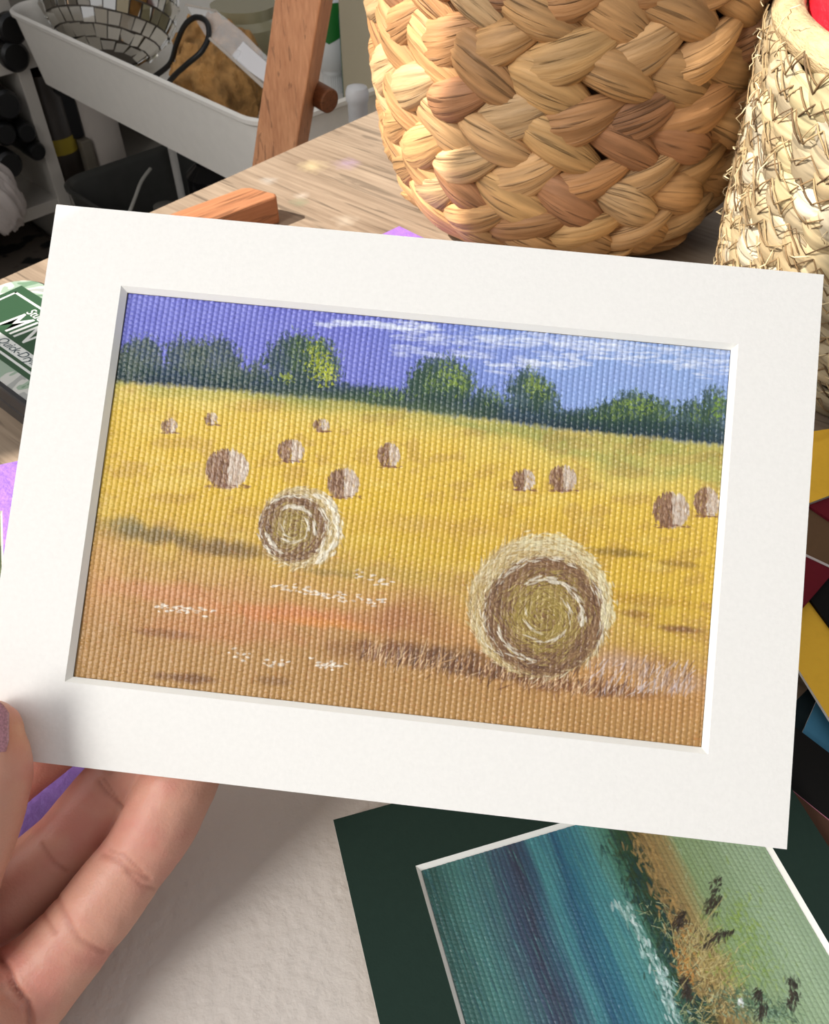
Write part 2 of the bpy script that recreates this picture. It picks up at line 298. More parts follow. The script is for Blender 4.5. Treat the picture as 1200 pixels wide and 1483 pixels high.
    for bb in ((220, 775, 110, 17, (112, 94, 54), .8), (320, 795, 90, 17, (122, 94, 50), .85), (430, 808, 80, 12, (134, 102, 50), .6), (180, 760, 50, 16, (120, 108, 66), .7), (480, 830, 60, 8, (128, 108, 60), .5),
               (140, 830, 60, 90, (206, 152, 92), .5), (250, 860, 130, 20, (206, 136, 90), .6), (420, 892, 160, 20, (212, 130, 76), .7), (480, 905, 110, 10, (222, 146, 60), .5), (560, 900, 80, 26, (180, 118, 78), .5), (330, 915, 180, 26, (196, 126, 78), .5),
               (620, 950, 130, 20, (96, 62, 42), .85), (720, 975, 130, 15, (98, 62, 38), .85), (540, 945, 90, 22, (132, 84, 50), .6), (860, 1000, 120, 14, (120, 72, 48), .7), (600, 900, 80, 50, (158, 100, 58), .4),
               (905, 800, 60, 9, (140, 110, 38), .75), (980, 815, 60, 6, (140, 104, 40), .5), (940, 870, 90, 12, (176, 128, 44), .5), (985, 912, 45, 8, (122, 76, 52), .75), (920, 890, 40, 7, (150, 104, 46), .6),
               (920, 965, 100, 34, (186, 138, 86), .7), (900, 960, 60, 22, (190, 160, 140), .5), (980, 990, 60, 20, (184, 150, 124), .5),
               (270, 985, 60, 10, (104, 58, 32), .7), (400, 990, 40, 10, (112, 70, 36), .5), (240, 920, 60, 8, (120, 72, 36), .5), (650, 760, 200, 18, (206, 162, 66), .5), (560, 830, 120, 16, (190, 158, 68), .5), (840, 760, 140, 14, (206, 166, 60), .4), (480, 720, 200, 30, (228, 190, 50), .5), (600, 800, 180, 30, (218, 180, 46), .5)):
        blob(*bb)
    # grassy streaks
    for k in range(5200):
        px = r.uniform(110, 1050); hy = np.interp(px, [165, 600, 1060], [548, 590, 640]); py = r.uniform(hy+10, 1080); dd = (py-hy)/440
        c = r.choice([(214, 176, 66), (196, 142, 44), (222, 186, 90), (182, 128, 50)]) if dd < .5 else r.choice([(200, 144, 84), (166, 104, 54), (214, 168, 106), (140, 88, 48), (190, 110, 54)])
        l = r.uniform(4, 12); an = -1.45+r.gauss(0, .35) if r.random() < .6 else r.gauss(.1, .2); cv.stroke((px, py), (px+l*math.cos(an), py+l*math.sin(an)), r.uniform(.8, 1.6), c, r.uniform(.1, .35), r.uniform(0, .02))
    for k in range(620):                                                   # dark grass under the big bale
        px = r.uniform(520, 900); py = np.interp(px, [520, 620, 720, 900], [955, 968, 985, 1010])+r.gauss(0, 9); l = r.uniform(8, 26); an = -1.2+r.gauss(0, .35)
        c = r.choice([(84, 52, 34), (214, 170, 120), (110, 66, 40), (146, 98, 60), (232, 196, 150)]); cv.stroke((px, py), (px+l*math.cos(an), py+l*math.sin(an)), r.uniform(.8, 1.5), c, r.uniform(.3, .8), r.uniform(.02, .09))
    for k in range(260):                                                   # pale stubble at the right
        px = r.uniform(850, 1000); py = r.uniform(965, 1012); l = r.uniform(8, 22); an = -1.15+r.gauss(0, .3); cv.stroke((px, py), (px+l*math.cos(an), py+l*math.sin(an)), r.uniform(.8, 1.6), r.choice([(222, 206, 196), (196, 160, 130), (120, 82, 60), (206, 190, 190)]), r.uniform(.3, .8), .06)
    for (x0, y0, x1, y1, n) in ((390, 848, 500, 870, 46), (505, 866, 560, 874, 18), (220, 880, 310, 890, 34), (330, 950, 360, 954, 10), (380, 960, 410, 964, 14), (450, 962, 500, 970, 24), (510, 828, 560, 848, 18)):
        for k in range(n):
            t = r.random(); px, py = x0+t*(x1-x0)+r.gauss(0, 3), y0+t*(y1-y0)+r.gauss(0, 3.5); l = r.uniform(3, 9); cv.stroke((px, py), (px+l, py+r.uniform(-2, 2)), r.uniform(1.2, 2.4), (236, 224, 206), r.uniform(.5, 1), .07)
    for k in range(120):
        px, py = r.gauss(560, 60), r.gauss(740, 40)
    # hay bales: x, y, rx, ry, face offset, front/back tones
    def smallbale(x, y, rx, ry, lightR=True):
        for k in range(int(rx*ry*1.3)):
            a = r.uniform(0, 6.28); q_ = math.sqrt(r.random()); px, py = x+q_*rx*math.cos(a), y+q_*ry*math.sin(a); s_ = (px-x)/rx
            base_ = [(130, 92, 64), (150, 110, 80), (112, 76, 52), (176, 140, 112)] if s_ < .05 else [(214, 196, 178), (226, 212, 196), (180, 150, 124), (196, 170, 146)]
            l = r.uniform(3, 7)*rx/24+2; cv.stroke((px, py-l/2), (px+r.uniform(-2, 2), py+l/2), r.uniform(1.0, 1.9), r.choice(base_), r.uniform(.5, .95), r.uniform(.01, .05))
        for k in range(int(rx*1.2)):
            px = x-rx*1.1+r.random()*rx*2.1; py = y+ry*(.85+.2*r.random()); cv.stroke((px, py), (px+r.uniform(3, 8), py+1), 1.3, (128, 80, 58), r.uniform(.4, .8), .03)
    for bx in ((329, 677, 31, 27), (421, 650, 19, 16), (497, 698, 23, 21), (563, 656, 16, 17), (245, 614, 12, 10), (305, 603, 9, 9), (465, 612, 12, 9), (759, 692, 16, 15), (816, 690, 20, 18), (974, 736, 26, 25), (1026, 724, 18, 21)): smallbale(*bx)
    def bale(x, y, R, cx, cy, rf):
        """body centre/radius, spiral face centre/radius"""
        dB = np.hypot(X-x, (Y-y)*1.02)+(n3-.5)*8; mk = sst(R+2, R-5, dB); cv.mix(mk*.85, (190, 164, 112)); cv.mix(mk*sst(.3, .7, n2)*.4, (150, 118, 74))
        dF = np.hypot(X-cx, Y-cy)+(n3-.5)*8; mf = sst(rf+1, rf-4, dF); cv.mix(mf*.85, (132, 96, 60))
        ring = .5+.5*np.sin(dF/rf*19+np.arctan2(Y-cy, X-cx)+n2*3); cv.mix(mf*ring*.35, (160, 134, 80)); cv.mix(mf*sst(rf*.55, rf*.75, dF)*sst(rf*1.02, rf*.9, dF)*.3*(.4+n2), (120, 84, 58)); cv.mix(mf*sst(rf*.6, rf*.5, dF)*sst(rf*.15, rf*.3, dF)*.35, (150, 130, 62)); cv.mix(sst(rf*.28, rf*.1, dF)*.6, (120, 80, 52))
        cv.Z += mk*.03
        for k in range(int(R*R*.62)):
            a = r.uniform(0, 6.2832); q_ = math.sqrt(r.random())*1.0; rr = q_*R; px, py = x+rr*math.cos(a), y+rr*math.sin(a); d = math.hypot(px-cx, py-cy); a2 = math.atan2(py-cy, px-cx)+math.pi/2+r.gauss(0, .42); l = r.uniform(5, 14)*(R/100+.35)
            if d < rf*r.uniform(.35, .85): c = r.choice([(108, 72, 44), (160, 136, 60), (166, 142, 66), (150, 126, 60), (196, 172, 104), (178, 154, 80)])
            elif d < rf: c = r.choice([(108, 74, 50), (132, 96, 66), (150, 114, 76), (96, 64, 46), (170, 138, 96), (120, 84, 56)])
            else: c = r.choice([(216, 196, 150), (196, 168, 104), (228, 214, 178), (170, 138, 88), (206, 184, 128)])
            cv.stroke((px, py), (px+l*math.cos(a2), py+l*math.sin(a2)), r.uniform(.8, 1.7), c, r.uniform(.3, .85), r.uniform(.02, .08))
        for (q0, a0, a1, n, wd) in ((.98, -40, 40, 40, 1.6), (.62, -130, 10, 46, 2.6), (.42, -60, 130, 26, 1.8), (.97, 120, 200, 20, 1.5), (.78, 95, 165, 24, 2.2), (.3, 90, 200, 12, 1.6), (.95, -150, -60, 26, 1.8)):
            for k in range(n):
                a = rad(r.uniform(a0, a1)); rr = rf*q_ if False else rf*q0*r.gauss(1, .035); px, py = cx+rr*math.cos(a), cy+rr*math.sin(a); a2 = a+math.pi/2+r.gauss(0, .15); l = r.uniform(5, 12)*(R/100+.3); cv.stroke((px, py), (px+l*math.cos(a2), py+l*math.sin(a2)), r.uniform(.6, 1)*wd, (232, 222, 200), r.uniform(.3, .8), .09)
    bale(435, 763, 60, 425, 764, 50); bale(782, 880, 104, 788, 893, 88)
    for k in range(180):
        a = rad(r.uniform(-110, 15)); rr = 103+r.gauss(0, 4) if k % 2 else 96+r.gauss(0, 5); px, py = 782+rr*math.cos(a), 880+rr*math.sin(a); a2 = a+1.57; cv.stroke((px, py), (px+9*math.cos(a2), py+9*math.sin(a2)), 2.2, (232, 220, 176), .6, .05)
    for k in range(90):
        a = rad(r.uniform(-70, 60)); rr = 55+r.gauss(0, 3); px, py = 435+rr*math.cos(a), 763+rr*math.sin(a); a2 = a+1.57; cv.stroke((px, py), (px+8*math.cos(a2), py+8*math.sin(a2)), 2.4, (240, 230, 206), .7, .08)
    return cv
def canvas_obj(name, cv, parent, zbase, amp, material, colscale=.8, tilt=0.):
    wv = cv.weave(amp=amp, tilt=tilt); Zm = (wv*np.clip(1-cv.Z*4, .35, 1)+cv.Z*.9)*1e-3
    C = cv.C*colscale*(.97+.05*cv.weft[..., None])
    V = np.stack([(cv.U-.5)*cv.w*1e-3, (.5-cv.V)*cv.h*1e-3, zbase+Zm+(RNG.random(Zm.shape)-.5)*2.2e-5], -1)
    o = grid_mesh(name, V, np.clip(C, 0, 1), material, parent); return o
OIL = mat('oil_paint_on_canvas', rough=.36, spec=.6, vcol=True, bump=(2600, .00012))

def ring_mesh(name, w_, h_, aw, ah, th, top, core, parent, bw=None, loc=(0, 0, 0), off=(0, 0)):
    """mount board with a bevelled aperture; z from 0 to th"""
    bw = bw if bw is not None else th*.85; X, Y = w_/2, h_/2; a, b = aw/2+bw, ah/2+bw; a2, b2 = aw/2, ah/2; ox, oy = off
    R = lambda x, y, z, ox=0, oy=0: [(-x+ox, -y+oy, z), (x+ox, -y+oy, z), (x+ox, y+oy, z), (-x+ox, y+oy, z)]
    v = R(X, Y, 0)+R(X, Y, th)+R(a, b, th, ox, oy)+R(a2, b2, 0, ox, oy); m = MB(); fl = []; mi = []
    for i in range(4):
        j = (i+1) % 4
        for (A, B, k) in ((0, 4, 1), (4, 8, 0), (8, 12, 1), (12, 0, 1)): fl.append((A+i, A+j, B+j, B+i)); mi.append(k)
    m.v = v; m.f = fl; m.m = mi; m.c = [(1, 1, 1)]*16
    o = m.build(name, [top, core], parent); o.location = loc; return o

held = empty('mounted_painting', (0, 0, 0), 0, 'cream mounted painting of hay bales in a yellow field, held up in a hand', 'painting')
held.matrix_world = CM; held.rotation_mode = 'QUATERNION'; held.matrix_world = CM
FB = .0014
ring_mesh('mount_board', .1778, .127, .1397, .0889, FB, CARD, CORE, held, .0011, (0, 0, -FB))
m = MB(); m.box((-.0883, -.0640, -.0031), (.0893, .0630, -.0021)); bb = m.build('backing_board', BACKC, held); bb['label'] = 'thin beige backing board'
cv = paint_hay(); hay = canvas_obj('painted_canvas', cv, held, -.00165-.00025, .30, OIL, .95)
hay['label'] = 'textured canvas painted with hay bales, a green treeline and a blue sky'

# ------------------------------------------------------------------ things lying on the desk
def card_mat(name, col, n=.03): return mat(name, col, .88, spec=.2, noise=(500, n), bump=(1600, .00005))
m = MB(); x0, y0, x1, y1 = -.235, -.16, .07, .165
nx = 60; V = np.zeros((nx, nx, 3)); U_, W_ = np.meshgrid(np.linspace(x0, x1, nx), np.linspace(y0, y1, nx)); V[..., 0] = U_; V[..., 1] = W_; V[..., 2] = .0007+.0003*np.sin(U_*31)*np.cos(W_*23)
sheet = grid_mesh('paper_sheet', V, None, mat('watercolour_paper', (206, 197, 188), .9, spec=.15, bump=(330, .0006)))
sol = sheet.modifiers.new('thick', 'SOLIDIFY'); sol.thickness = .0004; sol.offset = 1
tag(sheet, 'large off-white textured paper sheet lying flat under the holding hand', 'paper')

# green mount with seascape
GA = rad(16.2); g0 = onz(607, 1257, .0072); GX = Vector((math.cos(GA), math.sin(GA), 0)); GY = Vector((-GX.y, GX.x, 0))
AWg, AHg = .0889, .1397
gc = g0+GX*(AWg/2+.0004)-GY*(AHg/2+.0004)
gm = empty('mounted_seascape', (gc.x, gc.y, .0058), GA, 'dark green mounted painting of a teal sea and shore, lying under the held painting', 'painting')
ring_mesh('mount_board', .1235, .1778, AWg, AHg, .0014, card_mat('dark_green_card', (34, 52, 44)), CORE, gm, .0012, (-.00175, 0, 0), (.00175, 0))
m = MB(); m.box((-.0630, -.0884, -.0012), (.0596, .0884, -.0004)); m.build('backing_board', BACKC, gm)
def paint_sea():
    def proj(p):
        q_ = CAMM.inverted() @ p; return (600+FPX*q_.x/-q_.z, 741.5-FPX*q_.y/-q_.z)
    cs = [proj(gc+GX*sx*AWg/2+GY*sy*AHg/2+Vector((0, 0, 0))) for sx, sy in ((-1, 1), (1, 1), (1, -1), (-1, -1))]
    cv = Canvas(cs, 88.9, 139.7, 660, 1030); X, Y = cv.X, cv.Y; r = random.Random(5)
    # coordinate across the bands (runs along x of the canvas) with a gentle bend
    u = cv.U*88.9; v = cv.V*139.7; t = u+(fbm(u*.02, v*.02, 20)-.5)*6+(v-20)*.055
    st = fbm(u*.5, v*.03, 22); ramp = [(0, (46, 84, 78)), (8, (68, 118, 112)), (14, (64, 106, 108)), (19, (58, 76, 98)), (23, (52, 60, 80)), (26, (52, 84, 106)), (30, (74, 140, 144)), (34, (40, 88, 116)), (38, (48, 110, 130)), (42, (72, 138, 142)), (46, (84, 142, 134)), (50, (70, 120, 96)), (53, (40, 74, 48)), (56, (44, 64, 36)), (59, (140, 112, 64)), (63, (156, 142, 92)), (67, (136, 158, 110)), (75, (146, 170, 130)), (82, (160, 184, 148)), (90, (150, 174, 140))]
    for c in range(3): cv.C[..., c] = np.interp(t+(st-.5)*7, [a for a, _ in ramp], [L3(k)[c] for _, k in ramp])
    for k in range(2600):
        px, py = r.uniform(600, 1200), r.uniform(1190, 1483); uu, vv = happ(cv.bw, px, py); tt = uu*88.9
        if tt < 54: c = r.choice([(58, 124, 128), (34, 84, 112), (80, 146, 140), (40, 60, 88)]); l = r.uniform(10, 40); an = 1.15+r.gauss(0, .05); w_ = 1.2
        elif tt < 64: continue
        else: c = r.choice([(150, 176, 120), (170, 192, 150), (130, 156, 100), (186, 204, 176)]); l = r.uniform(4, 12); an = r.gauss(1.0, .5); w_ = 1.4
        cv.stroke((px, py), (px+l*math.cos(an), py+l*math.sin(an)), w_, c, r.uniform(.08, .3), r.uniform(0, .02))
    def path(pts, q): 
        q *= len(pts)-1; i = min(int(q), len(pts)-2); f = q-i; return pts[i][0]+(pts[i+1][0]-pts[i][0])*f, pts[i][1]+(pts[i+1][1]-pts[i][1])*f
    def scatter(pts, n, sg, cols, l0, l1, am, asd, w0, w1, al, hg):
        for k in range(n):
            px, py = path(pts, r.random()); px += r.gauss(0, sg); py += r.gauss(0, sg*.7); l = r.uniform(l0, l1); an = r.gauss(am, asd); cv.stroke((px, py), (px+l*math.cos(an), py+l*math.sin(an)), r.uniform(w0, w1), r.choice(cols), r.uniform(al*.5, al), r.uniform(hg*.3, hg))
    scatter([(900, 1215), (935, 1290), (965, 1350), (990, 1420), (1010, 1500)], 500, 16, [(24, 48, 34), (30, 66, 54), (44, 60, 30), (20, 56, 60)], 6, 18, 1.1, .5, 1.5, 3, .8, .04)
    scatter([(925, 1210), (955, 1270), (985, 1330), (1000, 1390), (1020, 1430)], 420, 11, [(166, 140, 88), (156, 130, 82), (176, 142, 84), (140, 116, 72)], 6, 16, 1.1, .4, 1.5, 3, .8, .03)
    scatter([(990, 1340), (985, 1390), (1002, 1410)], 70, 7, [(186, 126, 56), (196, 140, 66)], 6, 14, 1.2, .3, 1.5, 3, .9, .05)
    scatter([(1010, 1370), (1040, 1420), (1040, 1483)], 420, 20, [(166, 146, 80), (196, 176, 110), (122, 104, 50), (212, 196, 140)], 6, 20, -.9, .6, .8, 1.6, .8, .1)
    scatter([(940, 1300), (985, 1360), (1000, 1440), (1010, 1483)], 260, 14, [(190, 196, 150), (30, 60, 50), (150, 160, 110), (22, 46, 44)], 5, 16, 1.2, .9, .7, 1.3, .8, .1)
    scatter([(900, 1300), (925, 1345), (950, 1395), (965, 1425), (980, 1470)], 170, 6, [(206, 224, 220), (170, 200, 196), (130, 170, 160)], 5, 15, 1.15, .3, 1.4, 3, .9, .06)
    scatter([(1060, 1300), (1070, 1360), (1090, 1420)], 380, 26, [(134, 160, 60), (152, 176, 74), (116, 146, 62)], 5, 14, 1.0, .6, 1.5, 2.6, .5, .03)
    scatter([(1050, 1440), (1090, 1450), (1140, 1470)], 420, 16, [(56, 84, 62), (90, 124, 90), (40, 66, 50), (150, 180, 150)], 5, 14, 1.2, .8, 1.2, 2.4, .7, .06)
    for pts, sg in (([(1042, 1268), (1036, 1300), (1030, 1318)], 4.5), ([(1060, 1345), (1036, 1355), (1020, 1368)], 4.5), ([(990, 1318), (982, 1340)], 4.5), ([(1150, 1412), (1152, 1435), (1146, 1455)], 4.5), ([(1098, 1428), (1106, 1450), (1104, 1470)], 3.5), ([(994, 1412), (1000, 1440)], 3)):
        scatter(pts, 90, sg, [(46, 36, 26), (62, 48, 34), (36, 28, 22)], 4, 10, 2.0 if pts[0][0] < 1100 else 1.6, .3, 1.4, 2.4, .95, .1)
    for k in range(26):
        px, py = r.gauss(1010, 14), r.gauss(1350, 26); an = -1.05+r.gauss(0, .3); l = r.uniform(30, 60); cv.stroke((px-8, py+30), (px-8+l*math.cos(an), py+30+l*math.sin(an)), 1.1, (180, 166, 110), .8, .1)
    scatter([(1074, 1445), (1076, 1455)], 8, 1.5, [(240, 244, 240)], 3, 6, 1.2, .2, 2, 3, 1, .1)
    return cv
cs_ = canvas_obj('painted_canvas', paint_sea(), gm, .00015, .20, OIL, 1.0); cs_['label'] = 'textured canvas painted with a teal sea, grasses and a pale green sky'

# loose coloured mounts fanned on the right
def mount_line(name, pa, pb, z, side, back, along, cmat, label, core=CORE, wide=True, th=.0011, cat='picture mount', aperture=True, size=None, group='coloured picture mounts fanned at the right'):
    """outer edge of the board runs through the two seen points; board lies on side (+1 left of a->b); `along` = how far the board starts before a"""
    a = onz(*pa, z+th); b = onz(*pb, z+th); X = (b-a).normalized(); Yv = Vector((-X.y, X.x, 0))*side; w_, h_ = (.1778, .127) if wide else (.127, .1778)
    c = a+X*(w_/2-along)+Yv*(h_/2+back); o = empty(name, (c.x, c.y, z), math.atan2(X.y, X.x), label, cat, group)
    if size: w_, h_ = size; c = a+X*(w_/2-along)+Yv*(h_/2+back); o.location = (c.x, c.y, z)
    if aperture: ring_mesh('board', w_, h_, w_-.038, h_-.038, th, cmat, core, o, .0009)
    else:
        m = MB(); m.box((-w_/2, -h_/2, 0), (w_/2, h_/2, th), 1); m.m = [1]*6; m.m[5] = 0; m.build('board', [cmat, core], o)
    return o
GREYC = mat('grey_card_core', (150, 146, 138), .8); PINKC = mat('pink_card_core', (176, 110, 130), .8)
S = .0012
mount_line('picture_mount', (1152, 1015), (1170, 997), S, -1, 0, .03, card_mat('teal_black_card', (20, 34, 38)), 'dark teal picture mount with a cream cut edge, beside the blue one', aperture=False)
mount_line('picture_mount', (1163, 1057), (1181, 1017), 2*S, -1, 0, .004, card_mat('blue_card', (74, 132, 162)), 'blue picture mount peeking from below the lower yellow mount', aperture=False)
mount_line('picture_mount', (1150, 1052), (1200, 1090), 3*S, -1, 0, .02, card_mat('black_card', (20, 19, 18)), 'black picture mount with a pink cut edge beside the corner of the held painting', core=PINKC)
mount_line('picture_mount', (1148, 1145), (1200, 1172), 3.2*S+.0002, -1, 0, .012, card_mat('brown_card', (84, 58, 44)), 'brown picture mount tucked under the corner of the dark green mount', aperture=False, th=.0005)
mount_line('picture_mount', (1153, 965), (1200, 1040), 6*S, 1, 0, .10, card_mat('yellow_card', (255, 200, 66)), 'yellow picture mount with a thin white edge, the nearer of the two yellow ones')
mount_line('picture_mount', (1163, 855), (1200, 905), 7*S, 1, 0, .03, card_mat('black_card', (20, 19, 18)), 'black picture mount lying between the dark red and the nearer yellow mounts at the right', core=card_mat('black_card', (20, 19, 18)), aperture=False)
mount_line('picture_mount', (1200, 836), (1175, 865), 8*S, -1, 0, .05, card_mat('maroon_card', (112, 26, 38)), 'dark red picture mount lying on the black one, below the taupe one', core=card_mat('maroon_card', (96, 24, 32)), aperture=False, size=(.10, .035))
mount_line('picture_mount', (1166, 802), (1200, 818), 9*S, 1, 0, .03, card_mat('taupe_card', (110, 84, 60)), 'taupe brown picture mount with a white cut edge, just below the brighter yellow mount', aperture=False, size=(.12, .036))
mount_line('picture_mount', (1175, 735), (1200, 752), 10*S, 1, 0, .02, card_mat('maroon_card', (112, 26, 38)), 'small wedge of wine red picture mount directly against the brighter yellow one', core=card_mat('maroon_card', (96, 24, 32)), aperture=False, size=(.08, .02))
mount_line('picture_mount', (1173, 728), (1200, 718), 11*S, 1, 0, .04, card_mat('yellow_card', (255, 200, 66)), 'bright yellow picture mount, topmost and farthest of the mounts at the right', core=GREYC, aperture=False, size=(.14, .0245))

# purple mounts
PURP = mat('purple_painted_card', (142, 102, 182), .55, noise=(220, .12), bump=(420, .0007))
a = onz(0, 677, .0025); X = Vector((math.cos(rad(20)), math.sin(rad(20)), 0)); Yv = Vector((-X.y, X.x, 0)); rc = Vector((-.138, .2500, 0)); c = rc-X*.0635-Yv*.0889
pm = empty('mounted_painting', (c.x, c.y, .0012), rad(20), 'purple mounted olive green painting lying on the desk left of the held painting', 'painting')
ring_mesh('mount_board', .127, .1778, .0889-.018, .1397-.018, .0014, PURP, GREYC, pm, .0012)
cvp = Canvas([(0, 0), (1, 0), (1, 1), (0, 1)], 74, 125, 300, 480); cvp.C[:] = L3((108, 118, 84)); nn = fbm(cvp.U*7, cvp.V*10, 3); cvp.mix(sst(.5, .62, nn)*.8, (58, 66, 44)); cvp.mix(sst(.5, .3, nn)*.4, (140, 148, 110))
canvas_obj('painted_canvas', cvp, pm, .0001, .14, OIL, .8)
ap = onz(578, 328, .001); m = MB(); m.box((0, -.045, 0), (.05, 0, .0012)); o = m.build('card_offcut', PURP); o.location = (ap.x, ap.y, 0); o.rotation_euler = (0, 0, rad(-45))
tag(o, 'small purple card, one corner showing above the held painting near the braided basket', 'card')
c = onz(970, 310); m = MB(); m.prism([(-.006, .0005), (-.001, .004), (.002, .0015), (.006, -.001), (.004, -.0035), (-.0005, -.0045), (-.0035, -.002)], .0002, .0012); o = m.build('paper_scrap', mat('scrap_paper', (226, 214, 198), .8)); o.location = c; tag(o, 'tiny torn white paper scrap on the desk between the two baskets', 'paper scrap')

# floral tin
TZ = .020; ta = rad(-40.5); TX = Vector((math.cos(ta), math.sin(ta), 0)); TY = Vector((-TX.y, TX.x, 0))
tl = onz(0, 412, TZ); ed = onz(65, 410, TZ); lw = onz(20, 570, TZ)
top = ed.dot(TY); bot = lw.dot(TY); left = onz(0, 411, TZ).dot(TX)
hgt = top-bot; tin = empty('pencil_tin', (*(TX*left+TY*bot).xy, 0), ta, 'black tin with floral lid and green label beside the left edge of the held painting', 'tin')
TW = .19
BLK = mat('black_tin', (34, 34, 36), .35, coat=.2)
m = MB(); m.prism(rrect(0, 0, TW, hgt, .016), 0, .0085); m.build('tin_base', BLK, tin, bevel=.0012)
m = MB(); m.prism(rrect(-.0008, -.0008, TW+.0008, hgt+.0008, .0165), .0095, TZ-.0006); lid = m.build('lid', BLK, tin, bevel=.0015)
def flor():
    m_ = bpy.data.materials.new('floral_print'); m_.use_nodes = True; N = m_.node_tree.nodes; L = m_.node_tree.links; b = N['Principled BSDF']; b.inputs['Roughness'].default_value = .35
    tc = N.new('ShaderNodeTexCoord'); vo = N.new('ShaderNodeTexNoise'); vo.inputs['Scale'].default_value = 46; vo.inputs['Detail'].default_value = 1.5; vo.inputs['Distortion'].default_value = 1.5; L.new(tc.outputs['Object'], vo.inputs[0])
    r = N.new('ShaderNodeValToRGB'); r.color_ramp.interpolation = 'CONSTANT'; r.color_ramp.elements[0].color = (*lin((104, 130, 106)), 1); r.color_ramp.elements[1].position = .42; r.color_ramp.elements[1].color = (*lin((140, 158, 140)), 1)
    e = r.color_ramp.elements.new(.5); e.color = (*lin((186, 186, 180)), 1); e = r.color_ramp.elements.new(.62); e.color = (*lin((150, 152, 148)), 1); L.new(vo.outputs[0], r.inputs[0]); L.new(r.outputs[0], b.inputs['Base Color']); return m_
m = MB(); m.prism(rrect(.0012, .0012, TW-.0012, hgt-.0012, .0145), TZ-.0006, TZ); m.build('lid_print', flor(), lid)
def tl_(px, py):
    p = onz(px, py, TZ)-Vector((*(TX*left+TY*bot).xy, 0)); return p.dot(TX), p.dot(TY)
c0 = tl_(31, 414); c1 = tl_(20, 535); LW = .15; lh = c0[1]-c1[1]
GRN = mat('label_green', (44, 74, 50), .4); WHT = mat('label_white', (206, 208, 204), .5)
m = MB(); m.box((c0[0], c1[1], TZ), (c0[0]+LW, c0[1], TZ+.0002)); lab = m.build('label_panel', GRN, lid)
bo = .0045; m = MB(); lx0, lx1, ly0, ly1 = c0[0]+bo*.7, c0[0]+LW-bo, tl_(20, 526)[1], c0[1]-bo
for q in (((lx0, ly0), (lx1, ly0+.0011)), ((lx0, ly1-.0011), (lx1, ly1)), ((lx0, ly0), (lx0+.0011, ly1)), ((lx1-.0011, ly0), (lx1, ly1))): m.box((*q[0], TZ+.0002), (*q[1], TZ+.0003))
s0, s1 = tl_(20, 515.5)[1], tl_(20, 495.5)[1]; sb = (s0+s1)/2; m.box((c0[0]+.0002, s0, TZ+.0002), (lx1, s1, TZ+.0003)); m.build('label_border', WHT, lab)
def text(name, body, size, x, y, z, material, parent, shear=0., rot=0, sx=1, ext=.00005, M=None, bold=0.):
    cu = bpy.data.curves.new(name, 'FONT'); cu.body = body; cu.size = size; cu.shear = shear; cu.extrude = ext; cu.offset = bold; t = bpy.data.objects.new(name, cu); COL.objects.link(t)
    dg = bpy.context.evaluated_depsgraph_get(); dg.update(); me = bpy.data.meshes.new_from_object(t.evaluated_get(dg)); bpy.data.objects.remove(t)
    me.materials.clear(); o = link(name, me, parent, [material]); o.location = (x, y, z); o.scale = (sx, 1, 1); o.rotation_euler = (0, 0, rot)
    if M is not None: o.matrix_local = M
    return o
qx = tl_(-14, 498); text('label_text', 'Quick-Drying', .0058, qx[0], sb-.0017, TZ+.00035, mat('label_ink', (44, 66, 70), .5), lab, .25)
qx = tl_(40, 452); text('label_text', 'Studio', .0062, qx[0], qx[1]-.001, TZ+.00025, WHT, lab, .15)
qx = tl_(23, 490); text('label_text', 'MIN', .0185, qx[0]-.0165, s1+.0022, TZ+.00025, WHT, lab, .2, 0, .70, .00005, None, .00012)

# wooden bar lying at the desk edge
bz = .016; A_ = onz(365, 266, bz); B_ = onz(400, 284, bz); X = (A_-onz(245, 305, bz)).normalized()
ang = e1a-8; X = Vector((math.cos(rad(ang)), math.sin(rad(ang)), 0)); Yv = Vector((-X.y, X.x, 0)); wd_ = abs((A_-B_).dot(Yv))
EAS = wood_mat('reddish_beech', (150, 98, 66), (190, 132, 94), 90, 1.6)
bar = empty('wooden_bar', (B_.x, B_.y, .0), rad(ang), 'short reddish wooden bar lying on the desk just above the held painting', 'wood bar')
m = MB(); m.prism([(-.075, 0), (0, 0), (.002, .003), (-.004, wd_-.003), (-.008, wd_), (-.075, wd_)], 0.0, bz); m.build('wood_bar', wood_mat('reddish_beech_bar', (138, 90, 60), (184, 126, 88), 0, 1.6), bar, bevel=.0012)

